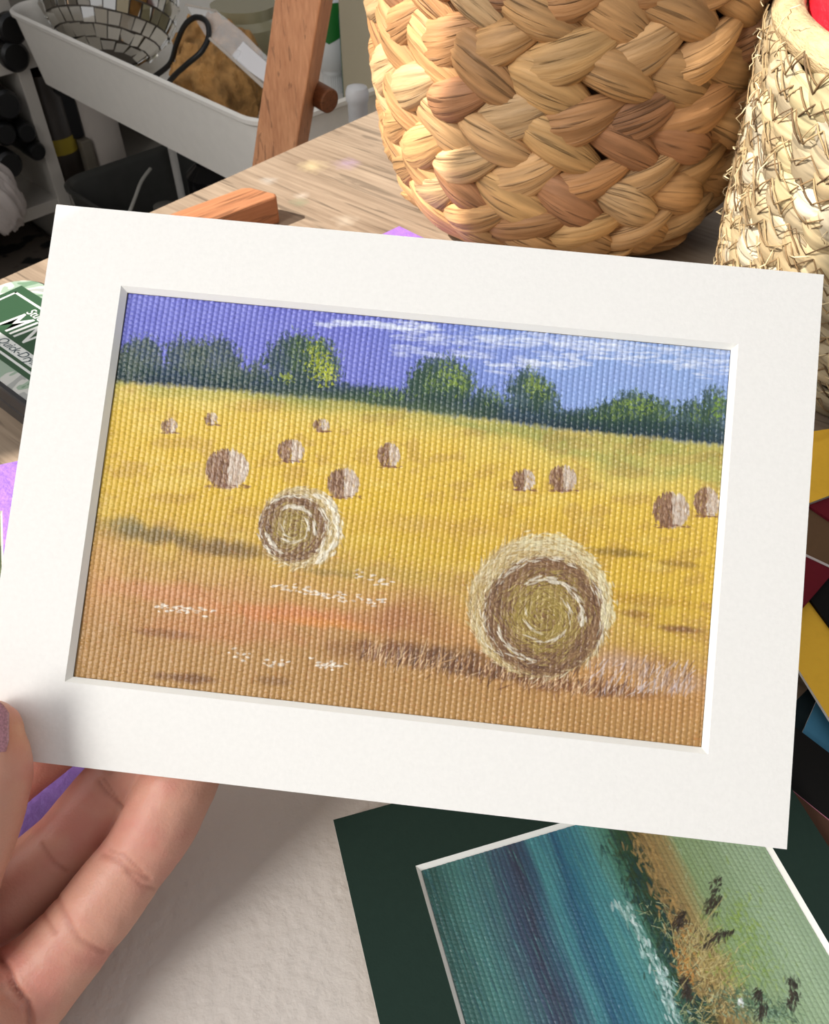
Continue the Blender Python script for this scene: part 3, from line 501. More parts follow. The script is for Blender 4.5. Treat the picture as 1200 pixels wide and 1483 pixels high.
# ------------------------------------------------------------------ baskets
def fibre_mat(name, mul, dk=.55, dist=.0009):
    """plant fibre: fine streaks that run along each strand"""
    m = bpy.data.materials.new(name); m.use_nodes = True; nt = m.node_tree; N = nt.nodes; L = nt.links; b = N['Principled BSDF']; b.inputs['Roughness'].default_value = .58; b.inputs['Specular IOR Level'].default_value = .3
    at = N.new('ShaderNodeAttribute'); at.attribute_name = 'fibre'; ac = N.new('ShaderNodeAttribute'); ac.attribute_name = 'Col'
    def nz(sc, st, det):
        mp = N.new('ShaderNodeMapping'); mp.inputs['Scale'].default_value = st; L.new(at.outputs['Vector'], mp.inputs[0]); t = N.new('ShaderNodeTexNoise'); t.inputs['Scale'].default_value = sc; t.inputs['Detail'].default_value = det; L.new(mp.outputs[0], t.inputs[0]); return t.outputs[0]
    f = nz(2.6, (1, 1, 1), 5); c = nz(4.2, (1, .5, 1), 2); big = nz(.7, (1, 1.5, 1), 2)
    r1 = N.new('ShaderNodeMapRange'); r1.inputs[1].default_value = .3; r1.inputs[2].default_value = .7; r1.inputs[3].default_value = .72; r1.inputs[4].default_value = 1.15; L.new(f, r1.inputs[0])
    r2 = N.new('ShaderNodeMapRange'); r2.inputs[1].default_value = .33; r2.inputs[2].default_value = .42; r2.inputs[3].default_value = dk; r2.inputs[4].default_value = 1; L.new(c, r2.inputs[0])
    r3 = N.new('ShaderNodeMapRange'); r3.inputs[1].default_value = .3; r3.inputs[2].default_value = .7; r3.inputs[3].default_value = .88*mul; r3.inputs[4].default_value = 1.1*mul; L.new(big, r3.inputs[0])
    m1 = N.new('ShaderNodeMath'); m1.operation = 'MULTIPLY'; L.new(r1.outputs[0], m1.inputs[0]); L.new(r2.outputs[0], m1.inputs[1]); m2 = N.new('ShaderNodeMath'); m2.operation = 'MULTIPLY'; L.new(m1.outputs[0], m2.inputs[0]); L.new(r3.outputs[0], m2.inputs[1])
    vm = N.new('ShaderNodeVectorMath'); vm.operation = 'SCALE'; L.new(ac.outputs['Color'], vm.inputs[0]); L.new(m2.outputs[0], vm.inputs[3]); L.new(vm.outputs[0], b.inputs['Base Color'])
    bp = N.new('ShaderNodeBump'); bp.inputs['Distance'].default_value = dist; L.new(m1.outputs[0], bp.inputs['Height']); L.new(bp.outputs[0], b.inputs['Normal']); return m
def set_fibre(o):
    a = o.data.attributes.new('fibre', 'FLOAT_VECTOR', 'POINT'); a.data.foreach_set('vector', np.array(FIB, np.float32).ravel())
def lobe_arrays(seed, ns=16, nr=34, groove=.07):
    r = np.random.default_rng(seed); t = np.linspace(0, 1, ns); a = np.linspace(0, 2*np.pi, nr, endpoint=False)-np.pi
    prof = np.sin(np.pi*np.clip(t*.97+.015, 0, 1))**1.0; g = 1+groove*r.normal(size=nr)[None, :]+.25*groove*r.normal(size=(ns, nr)); return t, a, prof, g
FIB = []
def basket_lobes(mb, prof_r, zs, half, length, tilt, thick, spacing, seed, cols, out=.0, drop=0., alt=True, wob=.12, groove=.07, warm=(1, 1, 1)):
    FIB.clear(); r = random.Random(seed); variants = [lobe_arrays(seed*10+k, groove=groove) for k in range(10)]
    for ki, z in enumerate(zs):
        R = prof_r(z); n = max(8, int(2*math.pi*R/spacing)); ph = r.random()*6.28 if ki % 2 == 0 or not alt else ph+3.14/n
        sgn = (1 if ki % 2 == 0 else -1) if alt else 1
        for i in range(n):
            phi = ph+2*math.pi*i/n+r.gauss(0, .1)/n; t, a, pr, g = r.choice(variants); L_ = length*r.uniform(.88, 1.15); hh = half*r.uniform(.85, 1.18); th = thick*r.uniform(.8, 1.15); ti = sgn*tilt*r.uniform(.75, 1.3); jz = r.gauss(0, half*wob)
            c = r.choice(cols); c = (c[0]*warm[0], c[1]*warm[1], c[2]*warm[2]); k_ = r.uniform(.82, 1.12); c = tuple(min(1, x*k_) for x in c); bend = r.uniform(-.12, .12)+sgn*.16
            v = []
            for j, tt in enumerate(t):
                s_ = (tt-.5)*L_; zz = z+jz+s_*math.sin(ti)+bend*L_*((tt-.5)**2*2-.25); ss = s_*math.cos(ti); fr = prof_r(zz); p = phi+ss/max(fr, .02)
                lift = th*(.30*math.sin(math.pi*min(1, tt*1.15))+.10-.35*(1-tt)**2) + out
                for ii, aa in enumerate(a):
                    FIB.append((aa*half*120+len(mb.v)*.37, tt*length*14, len(mb.v)*.013))
                    gg = g[j, ii]; ra = fr+lift+math.cos(aa)*th*.62*pr[j]*gg; zv = zz+math.sin(aa)*hh*pr[j]*(.97+.03*gg)
                    slope = (prof_r(zz+.004)-prof_r(zz-.004))/.008; ra += (zv-zz)*slope
                    v.append((ra*math.cos(p), ra*math.sin(p), max(zv, .001)))
            ns, nr = len(t), len(a); f = [(j*nr+ii, j*nr+(ii+1) % nr, (j+1)*nr+(ii+1) % nr, (j+1)*nr+ii) for j in range(ns-1) for ii in range(nr)]
            f += [tuple(range(nr-1, -1, -1)), tuple((ns-1)*nr+ii for ii in range(nr))]; base = len(mb.v); mb.add(v, f, 0, c)
            for j in range(ns):
                for ii in range(nr):
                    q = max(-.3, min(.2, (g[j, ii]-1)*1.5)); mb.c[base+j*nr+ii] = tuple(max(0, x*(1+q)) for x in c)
def interp(xs, ys): return lambda z: float(np.interp(z, xs, ys))
B1 = Vector((.0815, .468, 0))
pr1 = interp([-.02, 0, .006, .018, .036, .06, .085, .11, .15, .2], [.058, .060, .071, .081, .0895, .0935, .0965, .0975, .097, .095])
b1 = empty('braided_basket', B1, 0, 'large braided water hyacinth basket with chunky plaits standing behind the held painting', 'basket')
STR = [lin(c) for c in ((226, 188, 142), (218, 176, 128), (212, 168, 122), (230, 198, 156), (204, 158, 114), (188, 142, 108), (222, 184, 132), (214, 174, 126))]
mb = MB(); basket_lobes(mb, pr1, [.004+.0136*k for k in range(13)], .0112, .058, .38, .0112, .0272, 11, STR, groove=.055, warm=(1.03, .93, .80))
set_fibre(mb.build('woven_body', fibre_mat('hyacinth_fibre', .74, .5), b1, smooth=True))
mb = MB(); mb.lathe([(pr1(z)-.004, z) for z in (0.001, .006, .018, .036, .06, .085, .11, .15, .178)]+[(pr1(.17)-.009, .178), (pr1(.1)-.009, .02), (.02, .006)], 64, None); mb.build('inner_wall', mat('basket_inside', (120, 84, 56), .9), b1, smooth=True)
for (px, py, s_, an) in ((858, 206, .0065, .5), (945, 22, .0055, .6), (535, 62, .0055, 1.2), (700, 178, .003, 0)):
    pass
B2 = Vector((.262, .338, 0)); pr2 = interp([0, .01, .03, .08, .13, .2], [.104, .111, .115, .1185, .1215, .123])
b2 = empty('stitched_basket', B2, 0, 'pale seagrass basket stitched with thin twine at the right of the held painting', 'basket')
SG = [lin(c) for c in ((240, 220, 180), (230, 206, 160), (244, 228, 196), (216, 190, 146), (206, 186, 150), (234, 214, 164))]
mb = MB(); zs2 = [.004+.0088*k for k in range(14)]; basket_lobes(mb, pr2, zs2, .0068, .030, -.16, .0060, .0135, 21, SG, alt=False, wob=.25, groove=.05)
set_fibre(mb.build('coiled_body', fibre_mat('seagrass_fibre', .54, .6, .0006), b2, smooth=True))
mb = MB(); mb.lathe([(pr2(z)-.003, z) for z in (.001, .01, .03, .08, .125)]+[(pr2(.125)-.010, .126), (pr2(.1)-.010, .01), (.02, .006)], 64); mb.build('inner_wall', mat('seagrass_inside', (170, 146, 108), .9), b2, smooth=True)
mb = MB(); r = random.Random(4); TWC = [lin((122, 98, 68)), lin((160, 136, 100)), lin((96, 76, 54))]
for ki, z in enumerate(zs2):
    n = 86
    for sg in (1, -1):
        pts = []
        for i in range(n+1):
            phi = 2*math.pi*(i+(.5 if sg < 0 else 0)+r.gauss(0, .13))/n; zz = z+.0044+(.0046 if i % 2 else -.0046)*r.uniform(.5, 1.25)
            pts.append((phi, zz))
        for k in range(n):
            (pa, za), (pb, zb) = pts[k], pts[k+1]
            if r.random() < .12: continue
            ln = []
            for q in range(4):
                t = q/3; ph = pa+(pb-pa)*t; zz = za+(zb-za)*t; R = pr2(zz)+.0052+.0008*math.sin(t*3.14)+r.gauss(0, .0002); ln.append((R*math.cos(ph), R*math.sin(ph), max(.001, zz)))
            mb.tube(ln, r.uniform(.0002, .0004), 4, 0, r.choice(TWC))
for k in range(240):
    ph = r.uniform(2.2, 5.2); zz = r.uniform(.004, .135); l = r.uniform(.004, .014); an = r.uniform(-1.5, 1.5); ln = []
    for q in range(5):
        t = q/4; p_ = ph+l*math.cos(an)*t/.115; R = pr2(zz)+.0055+.004*math.sin(t*2.6)*r.uniform(.2, 1); ln.append((R*math.cos(p_), R*math.sin(p_), zz+l*math.sin(an)*t))
    mb.tube(ln, .00022, 3, 0, lin((226, 206, 164)))
mb.build('twine_stitching', mat('twine', rough=.7, vcol=True, spec=.2), b2, smooth=True)
# rim coil
mb = MB(); mb.lathe([(.1185+.0065*math.cos(a), .1265+.0060*math.sin(a)) for a in np.linspace(0, 2*math.pi, 13)], 90, cap=False); mb.build('rim', mat('seagrass_rim', (186, 162, 122), .6, noise=(120, .2, (1, 1, 4)), bump=(300, .001, (1, 1, 5))), b2, smooth=True)
# red thing in the basket
c = onz(1216, -30, .135)
m = MB(); pf = [(.001, -.125), (.016, -.118), (.020, -.09), (.0215, -.03), (.0215, .0), (.017, .012), (.001, .016)]; m.lathe(pf, 40, cap=False)
o = m.build('red_pouch', mat('glossy_red', (206, 30, 44), .35, coat=.4, bump=(60, .004)), None, smooth=True); o.location = (.181, .378, .128); tag(o, 'glossy red pouch poking above the rim of the pale stitched basket', 'pouch')

# ------------------------------------------------------------------ easel behind the desk
ez = lambda px, py, d: atd(px, py, d)
el = empty('easel', (ez(400, 210, .60).x, ez(400, 210, .60).y, -.72), 0, 'reddish wooden easel leg with a round peg behind the far left desk edge', 'easel')
pa, pb = ez(399, 210, .603), ez(431, 0, .545); ax = (pb-pa).normalized(); bot_ = pa-ax*((pa.z+.72)/ax.z); tp_ = pb+ax*.12
side = Vector((math.cos(rad(-12)), math.sin(rad(-12)), 0)); side = (side-ax*side.dot(ax)).normalized(); dep = side.cross(ax).normalized()
if dep.y < 0: dep = -dep
def beam(mb, a, b, s1, w1, s2, w2, mi=0):
    v = []
    for p in (a, b):
        for (i, j) in ((-1, -1), (1, -1), (1, 1), (-1, 1)): v.append(p+s1*w1*i/2+s2*w2*j/2)
    mb.add(v, [(3, 2, 1, 0), (4, 5, 6, 7)]+[(i, (i+1) % 4, 4+(i+1) % 4, 4+i) for i in range(4)], mi)
elw = wood_mat('reddish_beech_leg', (168, 112, 76), (206, 150, 108), 90, 1.6, vert=True)
EI = Matrix.Translation(-el.location)
Mw = MB(); beam(Mw, EI @ (bot_+dep*.015), EI @ (tp_+dep*.015), side, .031, dep, .030); Mw.build('leg', elw, el, bevel=.0012)
pc = ez(478, 147, .60); m = MB(); rear = pc-side*.035+dep*.02; f_ = (pc-rear).normalized()
m.tube([EI @ rear, EI @ (pc-f_*.0008), EI @ pc], [.0085, .0085, .0078], 28); m.build('peg', wood_mat('dark_peg', (106, 66, 42), (140, 92, 60), 0, 2), el, smooth='auto')

# second bar behind right desk edge + white box
ga, gb = atd(1030, 262, .66), atd(1056, 150, .60); gx = (gb-ga).normalized(); foot = ga-gx*((ga.z+.72)/gx.z)
m = MB(); beam(m, foot, gb+gx*.1, Vector((.94, -.34, 0)), .022, Vector((.34, .94, 0)), .02); o = m.build('wooden_post', elw, bevel=.001); tag(o, 'reddish wooden post behind the desk seen between the two baskets', 'wood post')
wc = atd(1010, 240, .95); m = MB(); m.box((-.07, -.01, -.72), (.032, .09, wc.z+.06)); o = m.build('storage_box', mat('white_plastic', (236, 238, 242), .4), bevel=.004); o.location = (wc.x, wc.y, 0); o.rotation_euler = (0, 0, rad(-40)); tag(o, 'tall white storage box behind the desk in the gap between the baskets', 'box')

# ------------------------------------------------------------------ trolley
C0 = Vector((-.1376, .7896, -.08)); ca = rad(135); TXc = Vector((math.cos(ca), math.sin(ca), 0)); TYc = Vector((math.cos(rad(45)), math.sin(rad(45)), 0))
# trolley local: x along the long side (away from the corner), y along the short side
tro = empty('trolley', (C0.x, C0.y, -.72), 0, 'white metal utility trolley holding craft supplies behind the far left desk edge', 'trolley')
tro.rotation_euler = (0, 0, rad(45))           # local +x = az 45 (short side), local +y = az 135 (long side)
LX, LY = .36, .525
WTR = mat('white_powder_coat', (238, 234, 226), .45, noise=(90, .02)); DTR = mat('shaded_powder_coat', (64, 64, 60), .5, noise=(60, .1))  # lower tray coat darkened to stand for shade on a pale tray
def tray(name, z, h, material):
    """open tray, rolled rim at height z"""
    z += .72; m = MB(); n = 8
    def loop(ins, zz): return [(x, y, zz) for x, y in rrect(ins, ins, LX-ins, LY-ins, .035-min(ins, .02), n)]
    L = [loop(.012, z-h), loop(.0, z-.006), loop(-.004, z-.003), loop(-.0045, z+.001), loop(-.001, z+.003), loop(.003, z), loop(.005, z-.006), loop(.0145, z-h+.003)]
    k = len(L[0]); v = [p for l in L for p in l]; f = [(a*k+i, a*k+(i+1) % k, (a+1)*k+(i+1) % k, (a+1)*k+i) for a in range(len(L)-1) for i in range(k)]
    f.append(tuple(range(k-1, -1, -1))); f.append(tuple((len(L)-1)*k+i for i in range(k))); m.add(v, f); return m.build(name, material, tro, smooth='auto')
tray('upper_tray', -.08, .083, WTR); tray('lower_tray', -.30, .10, DTR)
for x, y in ((LX/2, .016), (LX/2, LY-.016)):
    m = MB(); m.tube([(x, y, .10), (x, y, .62)], .006, 12); m.build('post', WTR, tro, smooth='auto')
m = MB(); m.box((.01, .01, .055), (LX-.01, LY-.01, .10)); m.build('base', WTR, tro, bevel=.004)
for x, y in ((.02, .03), (LX-.02, .03), (.02, LY-.03), (LX-.02, LY-.03)):
    m = MB(); m.lathe([(.001, -.012), (.028, -.012), (.028, .012), (.001, .012)], 24, Matrix.Translation((x, y, .028)) @ Matrix.Rotation(rad(90), 4, 'X')); m.build('wheel', mat('black_rubber', (30, 30, 30), .6), tro, smooth='auto')
TM = Matrix.Translation(tro.location) @ Matrix.Rotation(rad(45), 4, 'Z'); TF = -.08-.080   # tray floor height (world)

# mirror ball
bc = atd(158, -12, 1.03); RB = .083
db = empty('mirror_ball', bc, 0, 'silver mirror ball with square mirror tiles lying in the white trolley', 'mirror ball')
m = MB(); v = []; m.lathe([(max(.0005, (RB-.002)*math.sin(a)), -(RB-.002)*math.cos(a)) for a in np.linspace(0.01, math.pi-.01, 40)], 48); ms = m.build('ball_core', mat('ball_core_grey', (96, 90, 82), .5), db, smooth=True)
m = MB(); nr = 15; rr = random.Random(8)
for k in range(2, nr-1):
    t0 = math.pi*(k)/nr+.012; t1 = math.pi*(k+1)/nr-.012; tm = (t0+t1)/2; n = max(6, int(2*math.pi*math.sin(tm)*RB/.0145))
    for i in range(n):
        a0 = 2*math.pi*i/n+.008/math.sin(tm); a1 = 2*math.pi*(i+1)/n-.008/math.sin(tm); R1 = RB+.0006; P = []
        jt, jn = rr.gauss(0, .0010), rr.gauss(0, .0010)
        for (t, a, s1, s2) in ((t0, a0, 1, 1), (t0, a1, 1, -1), (t1, a1, -1, -1), (t1, a0, -1, 1)):
            R_ = R1+jt*s1+jn*s2; P.append(Vector((R_*math.sin(t)*math.cos(a), R_*math.sin(t)*math.sin(a), -R_*math.cos(t))))
        Q = [p*.975 for p in P]; m.add(P+Q, [(3, 2, 1, 0), (4, 5, 6, 7)]+[(i_, (i_+1) % 4, 4+(i_+1) % 4, 4+i_) for i_ in range(4)])
tl2 = m.build('mirror_tiles', mat('mirror_glass', (225, 222, 215), .06, metal=1), db); db.rotation_euler = (rad(-34), rad(6), 0)

def blob(name, c, sc, material, seed, amp=.25, freq=3., rot=(0, 0, 0), nu=90, nv=60, parent=None, pw=1.):
    U, V = np.meshgrid(np.linspace(0, 2*np.pi, nu), np.linspace(.001, np.pi-.001, nv)); x, y, z = np.sin(V)*np.cos(U), np.sin(V)*np.sin(U), np.cos(V)
    sp = lambda a: np.sign(a)*np.abs(a)**pw
    n = fbm((x+2)*freq+z*1.3, (y+2)*freq+z*1.7, seed, 5)-.5; R = 1+n*2*amp; P = np.stack([sp(x)*R*sc[0], sp(y)*R*sc[1], sp(z)*R*sc[2]], -1)
    o = grid_mesh(name, P, None, material, parent); o.location = c; o.rotation_euler = rot; return o
sp_ = blob('sea_sponge', atd(316, 116, .965), (.052, .05, .060), mat('sponge_brown', (186, 140, 84), .9, noise=(45, .5), bump=(90, .006)), 5, .34, 4.5, (0, 0, .6))
tag(sp_, 'golden brown natural sponge in the white trolley beside the mirror ball', 'sponge')
def px_tube(name, pts, r, material, label, cat, n=10, sm=6):
    P = [atd(*p) for p in pts]; out = []
    for i in range(len(P)-1):
        p0, p1_, p2_, p3 = P[max(i-1, 0)], P[i], P[i+1], P[min(i+2, len(P)-1)]
        for k in range(sm):
            t = k/sm; out.append(.5*((2*p1_)+(p2_-p0)*t+(2*p0-5*p1_+4*p2_-p3)*t*t+(3*p1_-p0-3*p2_+p3)*t**3))
    out.append(P[-1]); m = MB(); m.tube(out, r, n); o = m.build(name, material, None, smooth=True); return tag(o, label, cat)
px_tube('cable', [(222, 112, .96), (246, 92, .94), (256, 62, .91), (268, 36, .89), (284, 25, .88), (299, 32, .87), (302, 52, .87), (292, 74, .87), (272, 92, .88), (254, 108, .90), (240, 125, .93)], .0029, mat('black_cable', (14, 14, 14), .5), 'black cable looping over the brown sponge in the white trolley', 'cable')
# clear packet
CLR = mat('clear_plastic', (250, 250, 250), .12, trans=.0, alpha=.28, spec=.8)
pk = empty('plastic_packet', atd(340, 70, .86), 0, 'clear plastic packet with a white label leaning in the trolley against the sponge', 'packet'); PI_ = Matrix.Translation(-pk.location)
def sheet_px(name, pts, material, parent, inv, th=.0006):
    m = MB(); a = [inv @ atd(*p) for p in pts]; n = len(a); nrm = (a[1]-a[0]).cross(a[2]-a[0]).normalized()*th
    m.add(a+[p+nrm for p in a], [tuple(range(n-1, -1, -1)), tuple(range(n, 2*n))]+[(i, (i+1) % n, n+(i+1) % n, n+i) for i in range(n)]); return m.build(name, material, parent)
sheet_px('film', [(268, 5, .90), (312, 14, .88), (350, 45, .86), (395, 90, .84), (388, 130, .84), (300, 56, .87)], CLR, pk, PI_)
sheet_px('packet_edge', [(300, 54, .868), (304, 54, .868), (384, 124, .837), (380, 127, .837)], mat('packet_fold', (190, 180, 168), .3), pk, PI_, .001)
sheet_px('packet_label', [(352, 60, .855), (392, 96, .838), (388, 122, .838), (333, 84, .86)], mat('packet_label_white', (232, 230, 232), .25, coat=.5), pk, PI_, .0014)
sheet_px('header_seam', [(268, 5, .898), (312, 14, .878), (314, 17, .878), (268, 8, .898)], mat('packet_fold', (190, 180, 168), .3), pk, PI_, .001)
# tray contents further back
def tray_box(name, pa, size, rz, col, label, cat, rough=.6, bev=.004):
    m = MB(); m.box((-size[0]/2, -size[1]/2, 0), (size[0]/2, size[1]/2, size[2])); o = m.build(name, mat(name+'_'+str(col[0]), col, rough), None, bevel=bev); o.location = pa; o.rotation_euler = (0, 0, rad(rz)); return tag(o, label, cat)
def floorpt(px, py): return onz(px, py, TF)
p = TM @ Vector((.24, .10, 0)); tray_box('storage_box', (p.x, p.y, TF), (.05, .10, .105), 35, (44, 92, 78), 'green box lying behind the clear plastic packet in the trolley', 'box')
p = TM @ Vector((.315, .085, 0)); tray_box('notebook', (p.x, p.y, TF), (.028, .13, .20), 45, (160, 112, 108), 'dusty pink notebook standing in the trolley beside the easel leg', 'notebook')
p = TM @ Vector((.325, .19, 0)); tray_box('notebook', (p.x, p.y, TF), (.03, .06, .20), 45, (30, 42, 42), 'near black notebook standing in the trolley between the packet and the pink notebook', 'notebook')
p = TM @ Vector((.20, .30, 0)); m = MB(); m.lathe([(.001, 0), (.045, 0), (.047, .01), (.047, .07), (.040, .078), (.040, .09), (.001, .09)], 40); jar = m.build('jar', mat('jar_glass_tint', (156, 150, 120), .2, coat=.6), None, smooth='auto'); jar.location = (p.x, p.y, TF); tag(jar, 'pale olive jar behind the mirror ball and the black cable', 'jar')
# white bottle with green label, cap down
p = TM @ Vector((.215, .035, 0)); bt = empty('bottle', (p.x, p.y, TF), 0, 'white bottle with a green label standing on its ribbed cap right of the easel leg', 'bottle')
q0 = floorpt(484, 132); bt.location = (q0.x, q0.y, TF)
WP = mat('white_bottle_plastic', (226, 228, 228), .3, coat=.3)
m = MB(); m.lathe([(.001, .026), (.014, .026), (.020, .034), (.026, .05), (.027, .06), (.027, .22), (.001, .225)], 48); m.build('bottle_body', WP, bt, smooth='auto')
m = MB(); n = 60; pr = [(.0125+.0007*(i % 2)) for i in range(n)]; v = [(pr[i]*math.cos(6.2832*i/n), pr[i]*math.sin(6.2832*i/n), z) for z in (0, .022) for i in range(n)]; m.add(v, [tuple(range(n-1, -1, -1)), tuple(range(n, 2*n))]+[(i, (i+1) % n, n+(i+1) % n, n+i) for i in range(n)]); m.lathe([(.014, .022), (.0145, .024), (.0145, .027), (.001, .028)], 40, cap=False); m.build('cap', WP, bt)
def band(z0, z1, R, a0, a1, n=30, low=None):
    v = []; 
    for k in range(n+1):
        a = rad(a0+(a1-a0)*k/n); zz = z0 if low is None else low(k/n); v += [(R*math.cos(a), R*math.sin(a), zz), (R*math.cos(a), R*math.sin(a), z1), ((R-.001)*math.cos(a), (R-.001)*math.sin(a), zz), ((R-.001)*math.cos(a), (R-.001)*math.sin(a), z1)]
    f = []
    for k in range(n): i = 4*k; f += [(i, i+4, i+5, i+1), (i+2, i+3, i+7, i+6), (i+1, i+5, i+7, i+3), (i, i+2, i+6, i+4)]
    return v, f
v, f = band(.068, .105, .0275, 190, 350, 30, lambda t: .062+.018*abs(t-.5)*2); m = MB(); m.add(v, f); gl = m.build('green_label', mat('bottle_green', (38, 112, 48), .35), bt)
v, f = band(.105, .175, .0275, 190, 350); m = MB(); m.add(v, f); wl = m.build('white_label', mat('bottle_label_white', (232, 232, 238), .4), bt)
m = MB()
for k in range(11): v, f = band(.112+k*.0055, .1128+k*.0055, .0278, 245, 325-((k*37) % 17), 14); m.add(v, f)
m.build('printed_lines', mat('print_grey', (120, 124, 132), .5), wl)
# beige canvas panel standing behind
pa = atd(497, 132, .93); m = MB(); m.box((0, 0, 0), (.22, .014, .30)); o = m.build('canvas_panel', mat('raw_canvas', (176, 166, 142), .8, bump=(700, .0003)), None, bevel=.001); o.location = (pa.x, pa.y, pa.z-.05); o.rotation_euler = (0, rad(2), rad(16))
o.rotation_euler = (rad(0), rad(0), rad(-62)); tag(o, 'beige canvas panel standing on edge left of the braided basket top', 'canvas')
# white round post
pp = atd(517, 137, .70); m = MB(); m.lathe([(.0085, -.72-pp.z), (.0085, -.006), (.0098, -.004), (.0100, .002), (.0085, .006), (.004, .0075), (.0005, .008)], 36); o = m.build('white_post', mat('white_post_plastic', (206, 206, 206), .35), None, smooth='auto'); o.location = pp; tag(o, 'white round post with a domed cap behind the desk left of the braided basket', 'post')
# lower tray contents
LM = lambda x, y, z: TM @ Vector((x, y, z+.72))
p = LM(.16, .37, -.397); m = MB(); m.lathe([(.001, 0), (.036, 0), (.038, .005), (.038, .11), (.022, .125), (.02, .15), (.001, .15)], 40); o = m.build('bottle', mat('dark_bottle', (26, 26, 28), .25, coat=.5), None, smooth='auto'); o.location = p; tag(o, 'dark glossy bottle standing in the shaded lower tray of the trolley', 'bottle')
p = LM(.09, .40, -.397); m = MB(); m.lathe([(.001, 0), (.016, 0), (.016, .075), (.001, .078)], 32); o = m.build('tube', mat('grey_tube', (120, 118, 112), .4), None, smooth='auto'); o.location = p; tag(o, 'small grey tube in the shaded lower tray beside the dark bottle', 'tube')
p = LM(.075, .30, -.397); m = MB(); m.box((-.03, -.02, 0), (.03, .02, .07)); o = m.build('small_box', mat('grey_small_box', (150, 152, 156), .5), None, bevel=.006); o.location = p; o.rotation_euler = (0, 0, rad(20)); tag(o, 'pale grey box in the lower tray next to the desk edge', 'box')
px_tube('cord', [(188, 306, 1.04), (196, 285, 1.05), (205, 262, 1.06), (218, 244, 1.07)], .0022, mat('cord_white', (160, 158, 150), .5), 'thin pale cord hanging in the shaded lower tray of the trolley', 'cord')

# ------------------------------------------------------------------ shelf unit at the far left
SX = Vector((math.cos(rad(45)), math.sin(rad(45)), 0)); SN = Vector((SX.y, -SX.x, 0)); SP = Vector((-.492, 1.120, 0))+SX*0+(-SN)*.075
sh = empty('shelf_unit', (SP.x, SP.y, -.72), rad(45), 'white shelf unit filled with art supplies behind the trolley at the far left', 'shelf')
SM = Matrix.Translation(sh.location) @ Matrix.Rotation(rad(45), 4, 'Z'); SI = SM.inverted()
def sl(px, py): return SI @ onplane(px, py, SP, SN)         # x along the front, z up from floor
xd = sl(70, 215).x; z1 = sl(40, 313).z; z2 = sl(14, 97).z; top_ = .95; WSH = mat('white_shelf_board', (190, 184, 174), .6)
xr = xd+.30; xl = xd-.20; D = .26
m = MB(); m.box((xd-.009, 0, 0), (xd+.009, D, top_)); m.build('divider', WSH, sh, bevel=.001)
for x in (xl, xr): m = MB(); m.box((x-.009, 0, 0), (x+.009, D, top_)); m.build('side_panel', WSH, sh, bevel=.001)
for z in (z2, z1, .03): m = MB(); m.box((xl, 0.002, z-.009), (xr, D, z+.009)); m.build('shelf_board', WSH, sh, bevel=.001)
m = MB(); m.box((xl-.009, 0, top_), (xr+.009, D, top_+.018)); m.build('top_panel', WSH, sh, bevel=.001)
m = MB(); m.box((xl, D, 0), (xr, D+.006, top_)); m.build('back_panel', WSH, sh)
BKP = mat('black_marker_plastic', (12, 12, 13), .4)
mk = [(14, 40, .019, 'topmost of the pile'), (18, 80, .019, 'second from the top'), (6, 150, .019, 'large one at the picture edge'), (4, 192, .0152, 'below the large one'), (34, 190, .0134, 'middle row beside the divider'), (50, 217, .0125, 'lowest beside the divider'), (10, 236, .018, 'lowest and leftmost')]
for (px, py, r_, wh) in mk[:8]:
    q = sl(px, py); m = MB(); M_ = Matrix.Translation((q.x, -.012, q.z)) @ Matrix.Rotation(rad(-90), 4, 'X')
    m.lathe([(r_*.8, 0), (r_, .004), (r_, .03), (r_*.9, .032), (r_*.9, .15), (.001, .15)], 28, M_); o = m.build('spray_can', BKP, None, smooth='auto'); o.matrix_world = SM
    tag(o, 'black can lying end-on in the shelf unit, '+wh, 'can'); o['group'] = 'black cans stacked end-on in the shelf unit'
def sbox(name, px0, px1, z0, zt, y0, y1, col, label, cat, **k):
    a, b = sl(px0, 200).x, sl(px1, 200).x; m = MB(); m.box((a, y0, z0), (b, y1, zt)); o = m.build(name, mat('shelf_%d_%d_%d' % col, col, .6), None, bevel=.002); o.matrix_world = SM; return tag(o, label, cat)
zb = z1+.009; zt_ = z2-.012
def slz(px, py): return sl(px, py).z
xa, xb = sl(78, 190).x, sl(112, 190).x
bk = empty('bottle', SM @ Vector(((xa+xb)/2+.004, .05, zb)), 0, 'dark bottle with a yellow band in the shelf unit right of the divider', 'bottle')
hb = zt_-zb-.02; m = MB(); m.lathe([(.001, 0), (.026, 0), (.026, hb*.8), (.015, hb*.92), (.015, hb), (.001, hb)], 32); m.build('bottle_body', mat('dark_brown_bottle', (58, 50, 42), .4), bk, smooth='auto')
m = MB(); m.lathe([(.0264, hb*.30), (.0264, hb*.45)], 32, cap=False); m.build('yellow_band', mat('yellow_band', (170, 148, 40), .5), bk, smooth=True)
sbox('black_box', 112, 137, slz(110, 215), zt_-.01, .03, .2, (12, 12, 13), 'black box standing next to the yellow-banded bottle in the shelf unit', 'box')
sbox('card_box', 124, 140, zb, slz(110, 215)-.002, .02, .2, (120, 112, 98), 'pale cardboard box below the black box in the shelf unit', 'box')
q = sl(165, 200); m = MB(); m.lathe([(.001, 0), (.033, 0), (.033, .26), (.001, .262)], 40); o = m.build('paper_roll', mat('paper_roll_white', (200, 190, 180), .7), None, smooth='auto'); o.location = SM @ Vector((q.x, .05, zb)); tag(o, 'white paper roll standing in the shelf unit above the dark lower tray', 'paper roll')
